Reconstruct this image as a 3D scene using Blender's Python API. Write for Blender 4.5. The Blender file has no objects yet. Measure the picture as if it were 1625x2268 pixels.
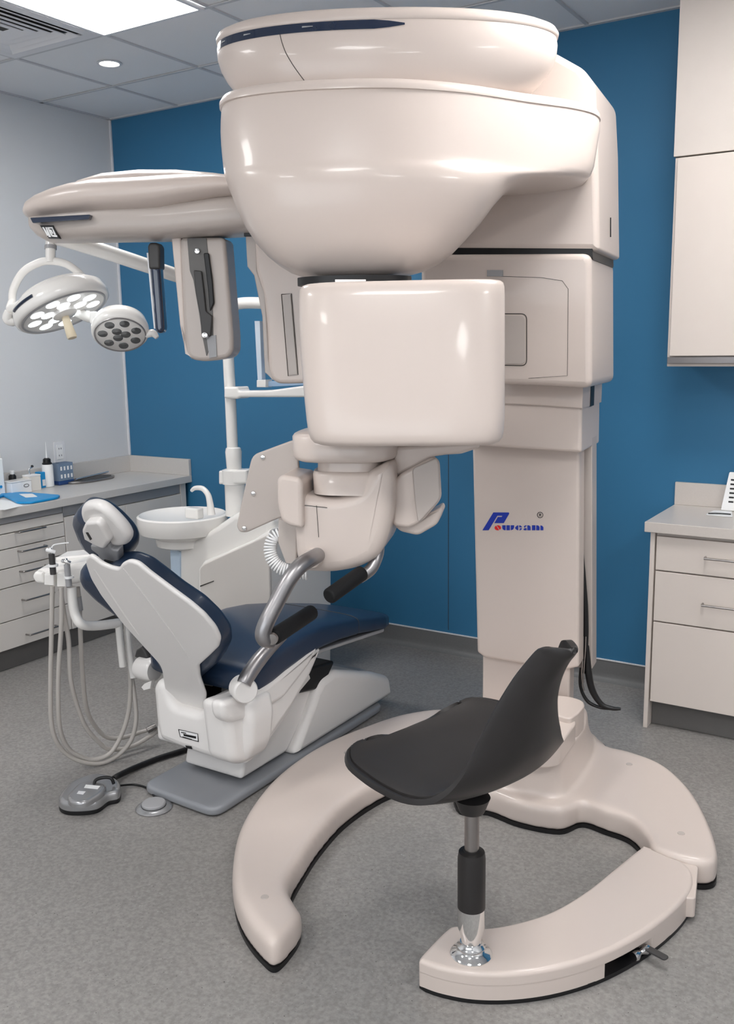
import bpy, bmesh, math, random
from mathutils import Vector, Matrix
PI=math.pi
SC=bpy.context.scene; COL=SC.collection
# ------------------------------------------------------------ camera
H=1.6; FPX=2066.0; PITCH,YAW,ROLL=.178,.562,-.0149
fw=Vector((-math.sin(YAW)*math.cos(PITCH),math.cos(YAW)*math.cos(PITCH),-math.sin(PITCH)))
_r=Vector((math.cos(YAW),math.sin(YAW),0)); _u=_r.cross(fw)
CR=math.cos(ROLL)*_r+math.sin(ROLL)*_u; CU=-math.sin(ROLL)*_r+math.cos(ROLL)*_u
O=Vector((0,0,H))
cd=bpy.data.cameras.new('camera'); cam=bpy.data.objects.new('camera',cd); COL.objects.link(cam)
cd.sensor_fit='HORIZONTAL'; cd.sensor_width=36; cd.lens=FPX/1625*36; cd.clip_start=.05
M=Matrix((CR,CU,-fw)).transposed().to_4x4(); M.translation=O; cam.matrix_world=M
SC.camera=cam
# ------------------------------------------------------------ light and exposure
SC.view_settings.view_transform='Standard'; SC.view_settings.look='None'
SC.view_settings.gamma=1; SC.view_settings.use_curve_mapping=False
SC.view_settings.exposure=1.02
PANEL=14.0; WORLD=.5; FILL=19
w=bpy.data.worlds.new('world'); SC.world=w; w.use_nodes=True
w.node_tree.nodes['Background'].inputs[0].default_value=(.9,.95,1,1)
w.node_tree.nodes['Background'].inputs[1].default_value=WORLD
# room size
WB=4.2; WL=-4.42; ZC=2.945; WR=2.3; WF=-2.4
# ------------------------------------------------------------ geometry helpers (layout points taken along view rays onto real planes)
def ray(x,y): return fw+CR*((x-812.5)/FPX)-CU*((y-1134)/FPX)
def at(x,y,d): return O+ray(x,y)*d
def onp(x,y,p0,n):
    r=ray(x,y); return O+r*((p0-O).dot(n)/r.dot(n))
def onz(x,y,z=0): return onp(x,y,Vector((0,0,z)),Vector((0,0,1)))
def onx(x,y,X): return onp(x,y,Vector((X,0,0)),Vector((1,0,0)))
def ony(x,y,Y): return onp(x,y,Vector((0,Y,0)),Vector((0,1,0)))
def nrm(deg):
    a=math.radians(deg); return Vector((-math.sin(a),math.cos(a),0))
def side(deg):
    a=math.radians(deg); return Vector((math.cos(a),math.sin(a),0))
UP=Vector((0,0,1))
ORG={}
def thing(name,label,cat,loc=(0,0,0),group=None):
    o=bpy.data.objects.new(name,None); COL.objects.link(o); o.location=loc
    o['label']=label; o['category']=cat
    if group: o['group']=group
    ORG[o.name]=Vector(loc); return o
def tag(o,label,cat,group=None):
    o['label']=label; o['category']=cat
    if group: o['group']=group
    return o
def obj(name,bm,mat,parent=None,smooth=40,org=None,wn=True):
    bmesh.ops.remove_doubles(bm,verts=bm.verts,dist=1e-6)
    bmesh.ops.dissolve_degenerate(bm,dist=1e-6,edges=bm.edges)
    big=[f for f in bm.faces if len(f.verts)>4]
    if big: bmesh.ops.triangulate(bm,faces=big,quad_method='BEAUTY',ngon_method='EAR_CLIP')
    bmesh.ops.recalc_face_normals(bm,faces=bm.faces)
    if parent is not None: o0=ORG[parent.name]
    elif org is not None: o0=Vector(org)
    else:
        xs=[v.co for v in bm.verts]; o0=Vector((sum(c.x for c in xs)/len(xs),sum(c.y for c in xs)/len(xs),min(c.z for c in xs)))
    bmesh.ops.translate(bm,verts=bm.verts,vec=-o0)
    me=bpy.data.meshes.new(name); bm.to_mesh(me); bm.free()
    me.materials.append(mat)
    if smooth:
        for p in me.polygons: p.use_smooth=True
        me.set_sharp_from_angle(angle=math.radians(smooth))
    o=bpy.data.objects.new(name,me); COL.objects.link(o)
    if parent is not None: o.parent=parent
    else: o.location=o0
    ORG[o.name]=o0
    if wn and smooth:
        m=o.modifiers.new('wn','WEIGHTED_NORMAL'); m.keep_sharp=True; m.weight=60
    return o
def crom(pts,n=8,closed=True):
    P=[Vector(p) for p in pts]; out=[]; N=len(P)
    rng=range(N) if closed else range(N-1)
    for i in rng:
        if closed: a,b,c,d=P[i-1],P[i],P[(i+1)%N],P[(i+2)%N]
        else: a=P[max(i-1,0)];b=P[i];c=P[i+1];d=P[min(i+2,N-1)]
        for k in range(n):
            t=k/n
            out.append(.5*((2*b)+(c-a)*t+(2*a-5*b+4*c-d)*t*t+(3*b-a-3*c+d)*t**3))
    if not closed: out.append(P[-1])
    return out
def fillet(pts,rad,n=5):
    P=[Vector(p) for p in pts]; out=[]; N=len(P)
    for i in range(N):
        r=rad[i] if isinstance(rad,(list,tuple)) else rad
        a,b,c=P[i-1],P[i],P[(i+1)%N]
        u=a-b; v=c-b; lu,lv=u.length,v.length
        if r<=0 or lu<1e-6 or lv<1e-6: out.append(b); continue
        t=min(r,lu*.48,lv*.48); p=b+u/lu*t; q=b+v/lv*t
        for k in range(n+1):
            s=k/n; out.append((1-s)**2*p+2*s*(1-s)*b+s*s*q)
    return out
def resample(L,n):
    L=[Vector(p) for p in L]; Q=L+[L[0]]; ds=[0]
    for i in range(len(L)): ds.append(ds[-1]+(Q[i+1]-Q[i]).length)
    out=[]; j=0
    for k in range(n):
        s=ds[-1]*k/n
        while ds[j+1]<s: j+=1
        t=(s-ds[j])/max(ds[j+1]-ds[j],1e-9); out.append(Q[j].lerp(Q[j+1],t))
    return out
def loftbm(rings,bm=None,capa=True,capb=True,closed=True):
    bm=bm or bmesh.new()
    R=[[bm.verts.new(p) for p in r] for r in rings]
    n=len(R[0])
    for a,b in zip(R,R[1:]):
        for i in range(n if closed else n-1):
            j=(i+1)%n
            try: bm.faces.new((a[i],a[j],b[j],b[i]))
            except ValueError: pass
    for f,r in ((capa,R[0]),(capb,R[-1])):
        if f and closed:
            try: bm.faces.new(r)
            except ValueError: pass
    return bm
def untangle(A,L):
    """collapse the edges of offset outline A that turned over against outline L"""
    A=[p.copy() for p in A]; N=len(A)
    for it in range(60):
        bad=False
        for i in range(N):
            j=(i+1)%N
            e=L[j]-L[i]; f=A[j]-A[i]
            if e.length>1e-7 and f.dot(e)<-1e-10:
                m=(A[i]+A[j])/2; A[i]=m.copy(); A[j]=m.copy(); bad=True
        if not bad: break
        B=[p.copy() for p in A]
        for i in range(N):
            if (A[i]-A[i-1]).length<1e-7: A[i]=(B[i-1]+B[i]*2+B[(i+1)%N])/4
    return A
def outn(L,n):
    """outward normals in plane of normal n for a closed outline"""
    A=Vector()
    N=len(L)
    for i in range(N): A+=L[i].cross(L[(i+1)%N])
    s=1 if A.dot(n)>0 else -1
    out=[]
    for i in range(N):
        t=(L[(i+1)%N]-L[i-1])
        t=t-n*t.dot(n)
        if t.length<1e-9: t=Vector((1,0,0))
        out.append(t.normalized().cross(n)*s)
    return out
def slab(L,n,thick,r=.01,seg=4,bm=None,r2=None,draft=0):
    """closed outline L (on a plane, normal n) extruded by n*thick, edges rounded by r (first face) and r2 (second)"""
    n=n.normalized(); on=outn(L,n); s=1 if thick>0 else -1; T=abs(thick)
    if r2 is None: r2=r
    r=min(r,T*.49 if r2 else T*.98); r2=min(r2,T*.49)
    rings=[]
    for k in range(seg+1):
        a=PI/2*k/seg; rings.append(untangle([p-o*(r*(1-math.sin(a)))+n*(s*r*(1-math.cos(a))) for p,o in zip(L,on)],L))
    if r==0: rings=rings[-1:]
    rr=[]
    for k in range(seg+1):
        a=PI/2*k/seg; rr.append(untangle([p-o*(draft+r2*(1-math.cos(a)))+n*(s*(T-r2+r2*math.sin(a))) for p,o in zip(L,on)],L))
    if r2==0: rr=rr[:1]
    return loftbm(rings+rr,bm)
def plate(name,px,p0,n,thick,r,mat,parent,fr=0,draft=0,r2=None,smoothline=False,**k):
    L=[onp(x,y,p0,n) for x,y in px]
    if smoothline: L=crom(L,6)
    elif fr: L=fillet(L,fr)
    return obj(name,slab(L,n,thick,r,r2=r2,draft=draft),mat,parent,**k)
def platebm(px,p0,n,thick,r,fr=0,draft=0,r2=None,bm=None,smoothline=False):
    L=[onp(x,y,p0,n) for x,y in px]
    if smoothline: L=crom(L,6)
    elif fr: L=fillet(L,fr)
    return slab(L,n,thick,r,r2=r2,draft=draft,bm=bm)
def boxbm(c,d,rot=0,bev=0,bm=None,seg=3):
    """box: centre c, full size d, turned by rot degrees"""
    X,Y=side(rot),nrm(rot); c=Vector(c)
    L=[c+X*(sx*d[0]/2)+Y*(sy*d[1]/2)-UP*d[2]/2 for sx,sy in ((-1,-1),(1,-1),(1,1),(-1,1))]
    if bev: L=fillet(L,bev,seg)
    return slab(L,UP,d[2],bev,seg=seg,bm=bm)
def box(name,c,d,mat,parent=None,rot=0,bev=0,**k): return obj(name,boxbm(c,d,rot,bev),mat,parent,**k)
def bx(name,x0,x1,y0,y1,z0,z1,mat,parent=None,bev=.002,**k):
    return box(name,((x0+x1)/2,(y0+y1)/2,(z0+z1)/2),(abs(x1-x0),abs(y1-y0),abs(z1-z0)),mat,parent,0,bev,**k)
def tubebm(pts,r,seg=14,n=8,bm=None,smooth=True,flat=1.0):
    P=crom(pts,n,False) if smooth else [Vector(p) for p in pts]
    rs=r if isinstance(r,(list,tuple)) else None
    rings=[]; prev=None; N=len(P)
    for i,p in enumerate(P):
        t=(P[min(i+1,N-1)]-P[max(i-1,0)]).normalized()
        if prev is None:
            u=t.cross(UP if abs(t.z)<.9 else Vector((0,1,0))).normalized()
        else:
            u=(prev-t*prev.dot(t)).normalized()
        prev=u; v=t.cross(u)
        if rs:
            f=i/(N-1)*(len(rs)-1); k=min(int(f),len(rs)-2); R=rs[k]+(rs[k+1]-rs[k])*(f-k)
        else: R=r
        rings.append([p+u*(R*math.cos(2*PI*k/seg))+v*(R*flat*math.sin(2*PI*k/seg)) for k in range(seg)])
    return loftbm(rings,bm)
def tube(name,pts,r,mat,parent=None,**k): return obj(name,tubebm(pts,r,**k),mat,parent,smooth=60,wn=False)
def capsulebm(a,b,r,seg=20,bm=None,e=.7,m=5):
    a=Vector(a);b=Vector(b);t=(b-a).normalized()
    u=t.cross(UP if abs(t.z)<.9 else Vector((0,1,0))).normalized();v=t.cross(u)
    rings=[]
    E=r*e
    for k in range(m+1):
        q=PI/2*k/m; rings.append((a+t*(E*(1-math.cos(PI/2-PI/2+q)) if 0 else E*(1-math.cos(q))),max(r*math.sin(q),r*.02) if 0 else r*(1-(1-math.sin(q))*1.0)+1e-4))
    for k in range(m,-1,-1):
        q=PI/2*k/m; rings.append((b-t*(E*(1-math.cos(q))),r*math.sin(q)+1e-4))
    # rounded ends: first ring at the tip
    R=[]
    for k in range(m+1):
        q=PI/2*k/m; R.append((a+t*(E*(1-math.sin(q))) if 0 else a+t*(E*(1-math.cos(q))*0+E*(1-math.cos(PI/2*k/m)) ),0))
    rr=[]
    for k in range(m+1):
        q=PI/2*k/m; rr.append((a+t*(E*(1-math.cos(q))), r-E+E*math.sin(q)))
    for k in range(m,-1,-1):
        q=PI/2*k/m; rr.append((b-t*(E*(1-math.cos(q))), r-E+E*math.sin(q)))
    return loftbm([[c+u*(q*math.cos(2*PI*k/seg))+v*(q*math.sin(2*PI*k/seg)) for k in range(seg)] for c,q in rr],bm)
def capsule(name,a,b,r,mat,parent=None,e=.7,**k): return obj(name,capsulebm(a,b,r,e=e),mat,parent,smooth=60,wn=False)
def lathebm(prof,c,axis=UP,seg=40,bm=None,sx=1,ref=None):
    axis=Vector(axis).normalized(); c=Vector(c)
    u=Vector(ref) if ref is not None else (axis.cross(Vector((0,1,0))) if abs(axis.y)<.9 else axis.cross(UP))
    u=(u-axis*u.dot(axis)).normalized(); v=axis.cross(u)
    rings=[[c+axis*h+u*(max(r,1e-4)*sx*math.cos(2*PI*k/seg))+v*(max(r,1e-4)*math.sin(2*PI*k/seg)) for k in range(seg)] for r,h in prof]
    return loftbm(rings,bm)
def lathe(name,prof,c,mat,parent=None,axis=UP,seg=40,sx=1,ref=None,smooth=40): return obj(name,lathebm(prof,c,axis,seg,None,sx,ref),mat,parent,smooth=smooth,wn=False)
def sring(c,a,b,X,Y,n=2,N=64):
    out=[]
    for k in range(N):
        t=2*PI*k/N; cs,sn=math.cos(t),math.sin(t)
        out.append(c+X*(a*math.copysign(abs(cs)**(2/n),cs))+Y*(b*math.copysign(abs(sn)**(2/n),sn)))
    return out
def remesh(o,vox,it=6,fac=.5):
    m=o.modifiers.new('rm','REMESH'); m.mode='VOXEL'; m.voxel_size=vox; m.use_smooth_shade=True
    s=o.modifiers.new('sm','SMOOTH'); s.factor=fac; s.iterations=it
    return o
# ------------------------------------------------------------ materials
def mat(name,col,rough=.5,metal=0,coat=0,noise=0,nscale=20,bump=0,bscale=200,emit=None,es=0,trans=0,spec=.5,ior=1.45,alpha=1):
    m=bpy.data.materials.new(name); m.use_nodes=True; nt=m.node_tree; b=nt.nodes['Principled BSDF']
    b.inputs['Base Color'].default_value=(*col,1); b.inputs['Roughness'].default_value=rough
    b.inputs['Metallic'].default_value=metal; b.inputs['Coat Weight'].default_value=coat
    b.inputs['Coat Roughness'].default_value=.06; b.inputs['Specular IOR Level'].default_value=spec
    b.inputs['Transmission Weight'].default_value=trans; b.inputs['IOR'].default_value=ior
    b.inputs['Alpha'].default_value=alpha
    if emit: b.inputs['Emission Color'].default_value=(*emit,1); b.inputs['Emission Strength'].default_value=es
    tc=nt.nodes.new('ShaderNodeTexCoord')
    if noise:
        n=nt.nodes.new('ShaderNodeTexNoise'); n.inputs['Scale'].default_value=nscale; n.inputs['Detail'].default_value=6
        nt.links.new(tc.outputs['Object'],n.inputs['Vector'])
        mx=nt.nodes.new('ShaderNodeMix'); mx.data_type='RGBA'
        mx.inputs[6].default_value=(*[c*(1-noise) for c in col],1); mx.inputs[7].default_value=(*[min(1,c*(1+noise)) for c in col],1)
        nt.links.new(n.outputs['Fac'],mx.inputs[0]); nt.links.new(mx.outputs[2],b.inputs['Base Color'])
    if bump:
        n=nt.nodes.new('ShaderNodeTexNoise'); n.inputs['Scale'].default_value=bscale; n.inputs['Detail'].default_value=4
        nt.links.new(tc.outputs['Object'],n.inputs['Vector'])
        bp=nt.nodes.new('ShaderNodeBump'); bp.inputs['Strength'].default_value=bump; bp.inputs['Distance'].default_value=.001
        nt.links.new(n.outputs['Fac'],bp.inputs['Height']); nt.links.new(bp.outputs['Normal'],b.inputs['Normal'])
    return m
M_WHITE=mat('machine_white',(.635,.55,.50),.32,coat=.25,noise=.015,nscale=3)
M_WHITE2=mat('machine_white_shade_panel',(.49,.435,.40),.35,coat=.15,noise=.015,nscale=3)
M_CHAIR=mat('chair_white',(.80,.775,.755),.3,coat=.3,noise=.01,nscale=4)
M_UNIT=mat('unit_white',(.82,.80,.77),.25,coat=.4,noise=.01,nscale=4)
M_NAVY=mat('navy_vinyl',(.014,.031,.068),.36,coat=.15,bump=.15,bscale=400,noise=.05)
M_NAVYS=mat('navy_gloss',(.006,.018,.05),.12,coat=.8,noise=.05)
M_CAB=mat('cabinet_laminate',(.66,.625,.59),.45,noise=.015,nscale=6)
M_CABR=mat('cream_laminate',(.68,.61,.56),.45,noise=.015,nscale=6)
M_TOPR=mat('cream_worktop',(.60,.55,.51),.32,noise=.05,nscale=160)
M_TOP=mat('worktop',(.60,.575,.55),.32,noise=.05,nscale=160)
M_WALL=mat('wall_paint',(.68,.685,.695),.75,noise=.02,nscale=3,bump=.1,bscale=300)
M_BLUE=mat('blue_paint',(.034,.168,.32),.5,noise=.03,nscale=2,bump=.08,bscale=300)
M_CEIL=mat('ceiling_tile',(.80,.80,.81),.85,noise=.03,nscale=300,bump=.2,bscale=250)
M_GRID=mat('ceiling_grid_metal',(.55,.555,.57),.5,noise=.02)
M_BLACK=mat('black_plastic',(.006,.006,.007),.4,noise=.1)
M_BLACKR=mat('black_foam',(.004,.004,.005),.75,bump=.3,bscale=500,noise=.1)
M_DARK=mat('dark_grey_plastic',(.05,.048,.048),.45,noise=.05)
M_STOOL=mat('stool_shell',(.022,.020,.020),.42,noise=.06,bump=.1,bscale=500)
M_STOOLC=mat('stool_cushion',(.026,.023,.022),.55,noise=.08,bump=.15,bscale=600)
M_CHROME=mat('chrome',(.8,.8,.8),.07,1,noise=.02)
M_STEEL=mat('brushed_steel',(.36,.34,.33),.28,1,noise=.04,nscale=60)
M_SATIN=mat('satin_metal',(.33,.32,.325),.35,.9,noise=.03,nscale=50)
M_GREY=mat('grey_plastic',(.34,.34,.35),.4,noise=.03,nscale=40)
M_GREYB=mat('grey_baseplate',(.26,.27,.29),.3,coat=.2,noise=.03,nscale=10)
M_KICK=mat('kick_board',(.13,.125,.12),.5,noise=.06,nscale=30)
M_SKIRT=mat('cove_vinyl',(.17,.17,.17),.45,noise=.12,nscale=120)
M_TRIMW=mat('white_trim',(.75,.75,.77),.4,noise=.01)
M_HOSE=mat('hose_grey',(.47,.44,.41),.4,noise=.02)
M_CREAM=mat('cream_handle',(.72,.62,.45),.4,noise=.02)
M_PAPER=mat('paper_white',(.85,.85,.85),.6,noise=.02)
M_CYAN=mat('cyan_pack',(.01,.28,.62),.45,noise=.15,nscale=40)
M_SILV=mat('pedal_silver',(.42,.42,.43),.25,.7,noise=.03)
M_LOGO=mat('logo_blue',(.005,.03,.36),.45,noise=.02)
M_RED=mat('logo_red',(.75,.008,.008),.45,noise=.02)
M_CLEAR=mat('clear_plastic',(.62,.72,.84),.1,trans=.6,noise=.02)
M_EMIT=mat('panel_diffuser',(.9,.9,.9),.5,emit=(1,.985,.97),es=PANEL)
M_DOWN=mat('downlight_glow',(.9,.9,.9),.5,emit=(1,.93,.82),es=6)
M_LED=mat('led_glow',(.9,.9,.95),.3,emit=(.92,.97,1),es=1.6)
M_LENS=mat('lens_grey',(.09,.095,.10),.12,.5,coat=1,noise=.1,nscale=60)
M_REFL=mat('reflector',(.30,.34,.37),.15,.9,noise=.35,nscale=30,bump=1,bscale=40)
M_DIAL=mat('seam_dark',(.05,.045,.04),.7,noise=.05)
def floor_mat():
    m=bpy.data.materials.new('floor_vinyl'); m.use_nodes=True; nt=m.node_tree; b=nt.nodes['Principled BSDF']; L=nt.links.new
    tc=nt.nodes.new('ShaderNodeTexCoord')
    def N(s,d=5):
        n=nt.nodes.new('ShaderNodeTexNoise'); n.inputs['Scale'].default_value=s; n.inputs['Detail'].default_value=d; L(tc.outputs['Object'],n.inputs['Vector']); return n
    def ramp(src,stops):
        r=nt.nodes.new('ShaderNodeValToRGB'); L(src,r.inputs[0])
        e=r.color_ramp.elements; e[0].position,e[0].color=stops[0][0],(*stops[0][1],1); e[1].position,e[1].color=stops[1][0],(*stops[1][1],1)
        return r
    base=ramp(N(1.2,3).outputs['Fac'],[(.3,(.25,.238,.228)),(.7,(.292,.278,.266))])
    fine=ramp(N(90,6).outputs['Fac'],[(.35,(.80,.80,.80)),(.65,(1.12,1.12,1.12))])
    mx=nt.nodes.new('ShaderNodeMix'); mx.data_type='RGBA'; mx.blend_type='MULTIPLY'; mx.inputs[0].default_value=1
    L(base.outputs[0],mx.inputs[6]); L(fine.outputs[0],mx.inputs[7])
    sp=N(150,2); sr=ramp(sp.outputs['Fac'],[(.27,(1,1,1)),(.31,(0,0,0))])
    mx2=nt.nodes.new('ShaderNodeMix'); mx2.data_type='RGBA'; L(sr.outputs[0],mx2.inputs[0]); L(mx.outputs[2],mx2.inputs[6]); mx2.inputs[7].default_value=(.07,.065,.06,1)
    sp2=N(110,2); sr2=ramp(sp2.outputs['Fac'],[(.70,(0,0,0)),(.75,(1,1,1))])
    mx3=nt.nodes.new('ShaderNodeMix'); mx3.data_type='RGBA'; L(sr2.outputs[0],mx3.inputs[0]); L(mx2.outputs[2],mx3.inputs[6]); mx3.inputs[7].default_value=(.36,.35,.34,1)
    L(mx3.outputs[2],b.inputs['Base Color']); b.inputs['Roughness'].default_value=.42
    bp=nt.nodes.new('ShaderNodeBump'); bp.inputs['Strength'].default_value=.25; bp.inputs['Distance'].default_value=.001; L(N(70,4).outputs['Fac'],bp.inputs['Height']); L(bp.outputs['Normal'],b.inputs['Normal'])
    return m
M_FLOOR=floor_mat()
# ------------------------------------------------------------ setting
def struct(o): o['kind']='structure'; return o
struct(bx('floor',WL-.1,WR+.1,WF-.1,WB+.1,-.06,0,M_FLOOR,bev=0))
struct(bx('wall_left',WL-.1,WL,WF-.1,WB+.1,0,ZC,M_WALL,bev=0))
bm=boxbm(((WL+WR)/2,WB+.05,ZC/2),(WR-WL,.1,ZC))
struct(obj('wall_back',bm,M_BLUE))
struct(bx('wall_right',WR,WR+.1,WF-.1,WB+.1,0,ZC,M_WALL,bev=0))
bm=bmesh.new()
for x0,x1,z0,z1 in ((WL,-2.6,0,ZC),(-2.6,1.6,0,.9),(-2.6,1.6,2.4,ZC),(1.6,WR,0,ZC)): boxbm(((x0+x1)/2,WF-.05,(z0+z1)/2),(x1-x0,.1,z1-z0),bm=bm)
struct(obj('wall_front',bm,M_WALL,smooth=0))
bm=bmesh.new()
for x0,x1,z0,z1 in ((-2.6,-2.54,.9,2.4),(1.54,1.6,.9,2.4),(-2.54,1.54,.9,.96),(-2.54,1.54,2.34,2.4),(-.53,-.47,.96,2.34)): boxbm(((x0+x1)/2,WF-.05,(z0+z1)/2),(x1-x0,.06,z1-z0),bm=bm)
struct(obj('added_window_1',bm,M_TRIMW,smooth=0))  # unseen window, added behind the camera to let in frontal fill
ld=bpy.data.lights.new('added_fill_light','AREA'); ld.shape='RECTANGLE'; ld.size=4.0; ld.size_y=1.4; ld.energy=FILL; ld.color=(.88,.94,1)  # cool frontal fill light, added outside the made-up window
lo_=bpy.data.objects.new('added_fill_light',ld); COL.objects.link(lo_); lo_.location=(-.5,WF-.12,1.65); lo_.rotation_euler=(math.radians(90),0,0)
# panel joint in the blue wall
jx=ony(993,1100,WB).x
struct(bx('trim_1',jx-.0015,jx+.0015,WB-.0012,WB,.12,ony(993,995,WB).z,M_DIAL,bev=0))
struct(bx('trim_2',WL,WL+.012,WB-.012,WB,0,ZC,M_TRIMW,bev=.002))
# coved skirting
def skirt(name,a,b,n):
    a=Vector(a);b=Vector(b);n=Vector(n)
    prof=[(0,0),(.035,.0),(.03,.003),(.016,.010),(.008,.022),(.005,.04),(.005,.10),(0,.10)]
    struct(obj(name,loftbm([[p+n*q+UP*z for q,z in prof] for p in (a,b)]),M_SKIRT,smooth=50))
skirt('baseboard_back',(WL,WB,0),(-.9,WB,0),(0,-1,0))
struct(bx('trim_3',WL,-.9,WB-.008,WB,.10,.106,M_TRIMW,bev=.001))
# ceiling with grid
GS=.596; GX=-3.86; GY=3.10
struct(bx('ceiling',WL-.1,WR+.1,WF-.1,WB+.1,ZC,ZC+.06,M_CEIL,bev=0))
bm=bmesh.new()
x=GX-GS
while x<WR:
    if x>WL: boxbm((x,(WF+WB)/2,ZC-.003),(.016,WB-WF,.006),bm=bm)
    x+=GS
y=GY+GS*1
while y>WF:
    if y<WB: boxbm(((WL+WR)/2,y,ZC-.0045),(WR-WL,.016,.005),bm=bm)
    y-=GS
boxbm((WL+.011,(WF+WB)/2,ZC-.0035),(.022,WB-WF,.007),bm=bm)
boxbm(((WL+WR)/2,WB-.011,ZC-.0035),(WR-WL,.022,.007),bm=bm)
struct(obj('trim_4',bm,M_GRID))
def panel(i,j,label):
    x0=GX+GS*i; y1=GY+GS*j
    t=thing('ceiling_light',label,'ceiling light',(x0+GS/2,y1-GS/2,ZC),group='square ceiling light panels' if 0 else None)
    bm=bmesh.new(); c=Vector((x0+GS/2,y1-GS/2,ZC-.012))
    for s in (-1,1):
        boxbm(c+Vector((s*(GS/2-.02),0,0)),(.018,GS-.022,.012),bm=bm); boxbm(c+Vector((0,s*(GS/2-.02),0)),(GS-.058,.018,.012),bm=bm)
    obj('frame',bm,M_TRIMW,t)
    box('diffuser',c+Vector((0,0,.003)),(GS-.058,GS-.058,.004),M_EMIT,t)
panel(1,0,'bright square light panel set in the ceiling at upper left')
for i,j,lb in ((5,0,'square ceiling light panel right above the camera side of the x-ray machine'),(1,-4,'square ceiling light panel over the left worktop behind the camera'),(5,-4,'square ceiling light panel in the middle of the room behind the camera'),(8,-2,'square ceiling light panel to the right of the camera'),(8,-6,'square ceiling light panel in the far right corner behind the camera'),(3,-7,'square ceiling light panel close to the wall behind the camera')):
    panel(i,j,lb)
# air vent
vc=Vector((GX+GS/2,GY-GS/2,ZC)); t=thing('ceiling_vent','square white air diffuser with nested vanes in the ceiling','air vent',vc)
bm=bmesh.new()
def sqring(bm,c,a0,z0,a1,z1,th=.004):
    R=[]
    for a,z in ((a0,z0),(a1,z1),(a1,z1+th),(a0,z0+th)):
        R.append([c+Vector((sx*a,sy*a,z)) for sx,sy in ((-1,-1),(1,-1),(1,1),(-1,1))])
    R.append(R[0]); loftbm(R,bm,False,False)
sqring(bm,vc,.285,-.010,.235,-.010,.009); obj('frame',bm,M_TRIMW,t,smooth=20)
box('backing',vc+Vector((0,0,-.001)),(.46,.46,.003),M_DIAL,t)
for k in range(5):
    bm=bmesh.new(); a=.225-.042*k; sqring(bm,vc,a,-.016+.002*k,a-.034,-.004); obj('vane',bm,M_TRIMW,t,smooth=20)
# downlight
dl=onz(242,139,ZC); t=thing('recessed_light','small round recessed downlight glowing in the ceiling tile','downlight',dl)
lathe('trim_ring',[(.052,0),(.058,-.002),(.06,-.005),(.048,-.007),(.044,-.003)],dl,M_TRIMW,t)
lathe('lamp_lens',[(0,-.004),(.044,-.004),(.044,-.001),(0,-.001)],dl,M_DOWN,t)
# ------------------------------------------------------------ right side: bulkhead, wall cabinet, base cabinet
UY=3.86; ux=-1.0; uR=.2
zc0=ony(1490,812,UY).z; zc1=ony(1498,348,UY).z
struct(bx('trim_5',ux-.005,uR+.3,UY+.01,WB,zc1+.004,ZC,mat('bulkhead_paint',(.66,.60,.555),.6,noise=.02),bev=.002))
t=thing('wall_cabinet','cream laminate wall cabinet hanging at the right on the blue wall','wall cabinet',(ux,WB,zc0))
bx('carcass',ux,uR,UY+.02,WB-.001,zc0,zc1,M_CABR,t)
bx('door',ux+.014,ux+.6,UY-.002,UY+.017,zc0+.042,zc1-.004,M_CABR,t)
bx('door',ux+.604,uR,UY-.002,UY+.017,zc0+.042,zc1-.004,M_CABR,t)
bx('grip_rail',ux+.004,uR,UY+.004,UY+.02,zc0+.012,zc0+.038,M_SATIN,t)
# base cabinet
BY=3.74; bx0=-1.0; BR=.3; TZ=.88
def drawers_handle(t,par,x0,x1,y,z):
    o=tube('handle',[(x0,y,z),(x0+.004,y-.028,z),(x0+.02,y-.030,z),(x1-.02,y-.030,z),(x1-.004,y-.028,z),(x1,y,z)],.0045,M_STEEL,par,seg=10,n=3); return o
t=thing('base_cabinet','cream base cabinet with drawers on the right against the blue wall','base cabinet',(bx0,WB,0))
bx('side_panel',bx0,bx0+.018,BY-.004,WB-.001,0,TZ-.045,M_CABR,t)
bx('carcass',bx0+.019,BR,BY+.022,WB-.001,.14,TZ-.05,M_CABR,t)
bx('kick_board',bx0+.019,BR,BY+.055,BY+.07,.001,.139,M_KICK,t)
zs=[onp(1450,y,Vector((0,BY,0)),Vector((0,1,0))).z for y in (1180,1263,1376,1556)]
zs[0]=TZ-.056
for i in range(3):
    d=bx('drawer',bx0+.024,bx0+.62,BY,BY+.02,zs[i+1]+.003,zs[i]-.003,M_CABR,t)
    if i<2:
        hx=ony(1562 if i==0 else 1556,1234 if i==0 else 1337,BY)
        drawers_handle(t,d,hx.x,hx.x+.24,BY,hx.z)
for i in range(3): bx('drawer',bx0+.626,BR,BY,BY+.02,zs[i+1]+.003,zs[i]-.003,M_CABR,t)
wt=thing('worktop','short pale worktop with upstand on the right base cabinet','worktop',(bx0,WB,TZ))
bx('counter',bx0-.02,BR+.01,BY-.025,WB-.001,TZ-.042,TZ,M_TOPR,wt,bev=.003)
bx('upstand',bx0-.02,BR+.01,WB-.02,WB-.001,TZ,TZ+.10,M_TOPR,wt,bev=.002)
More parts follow.
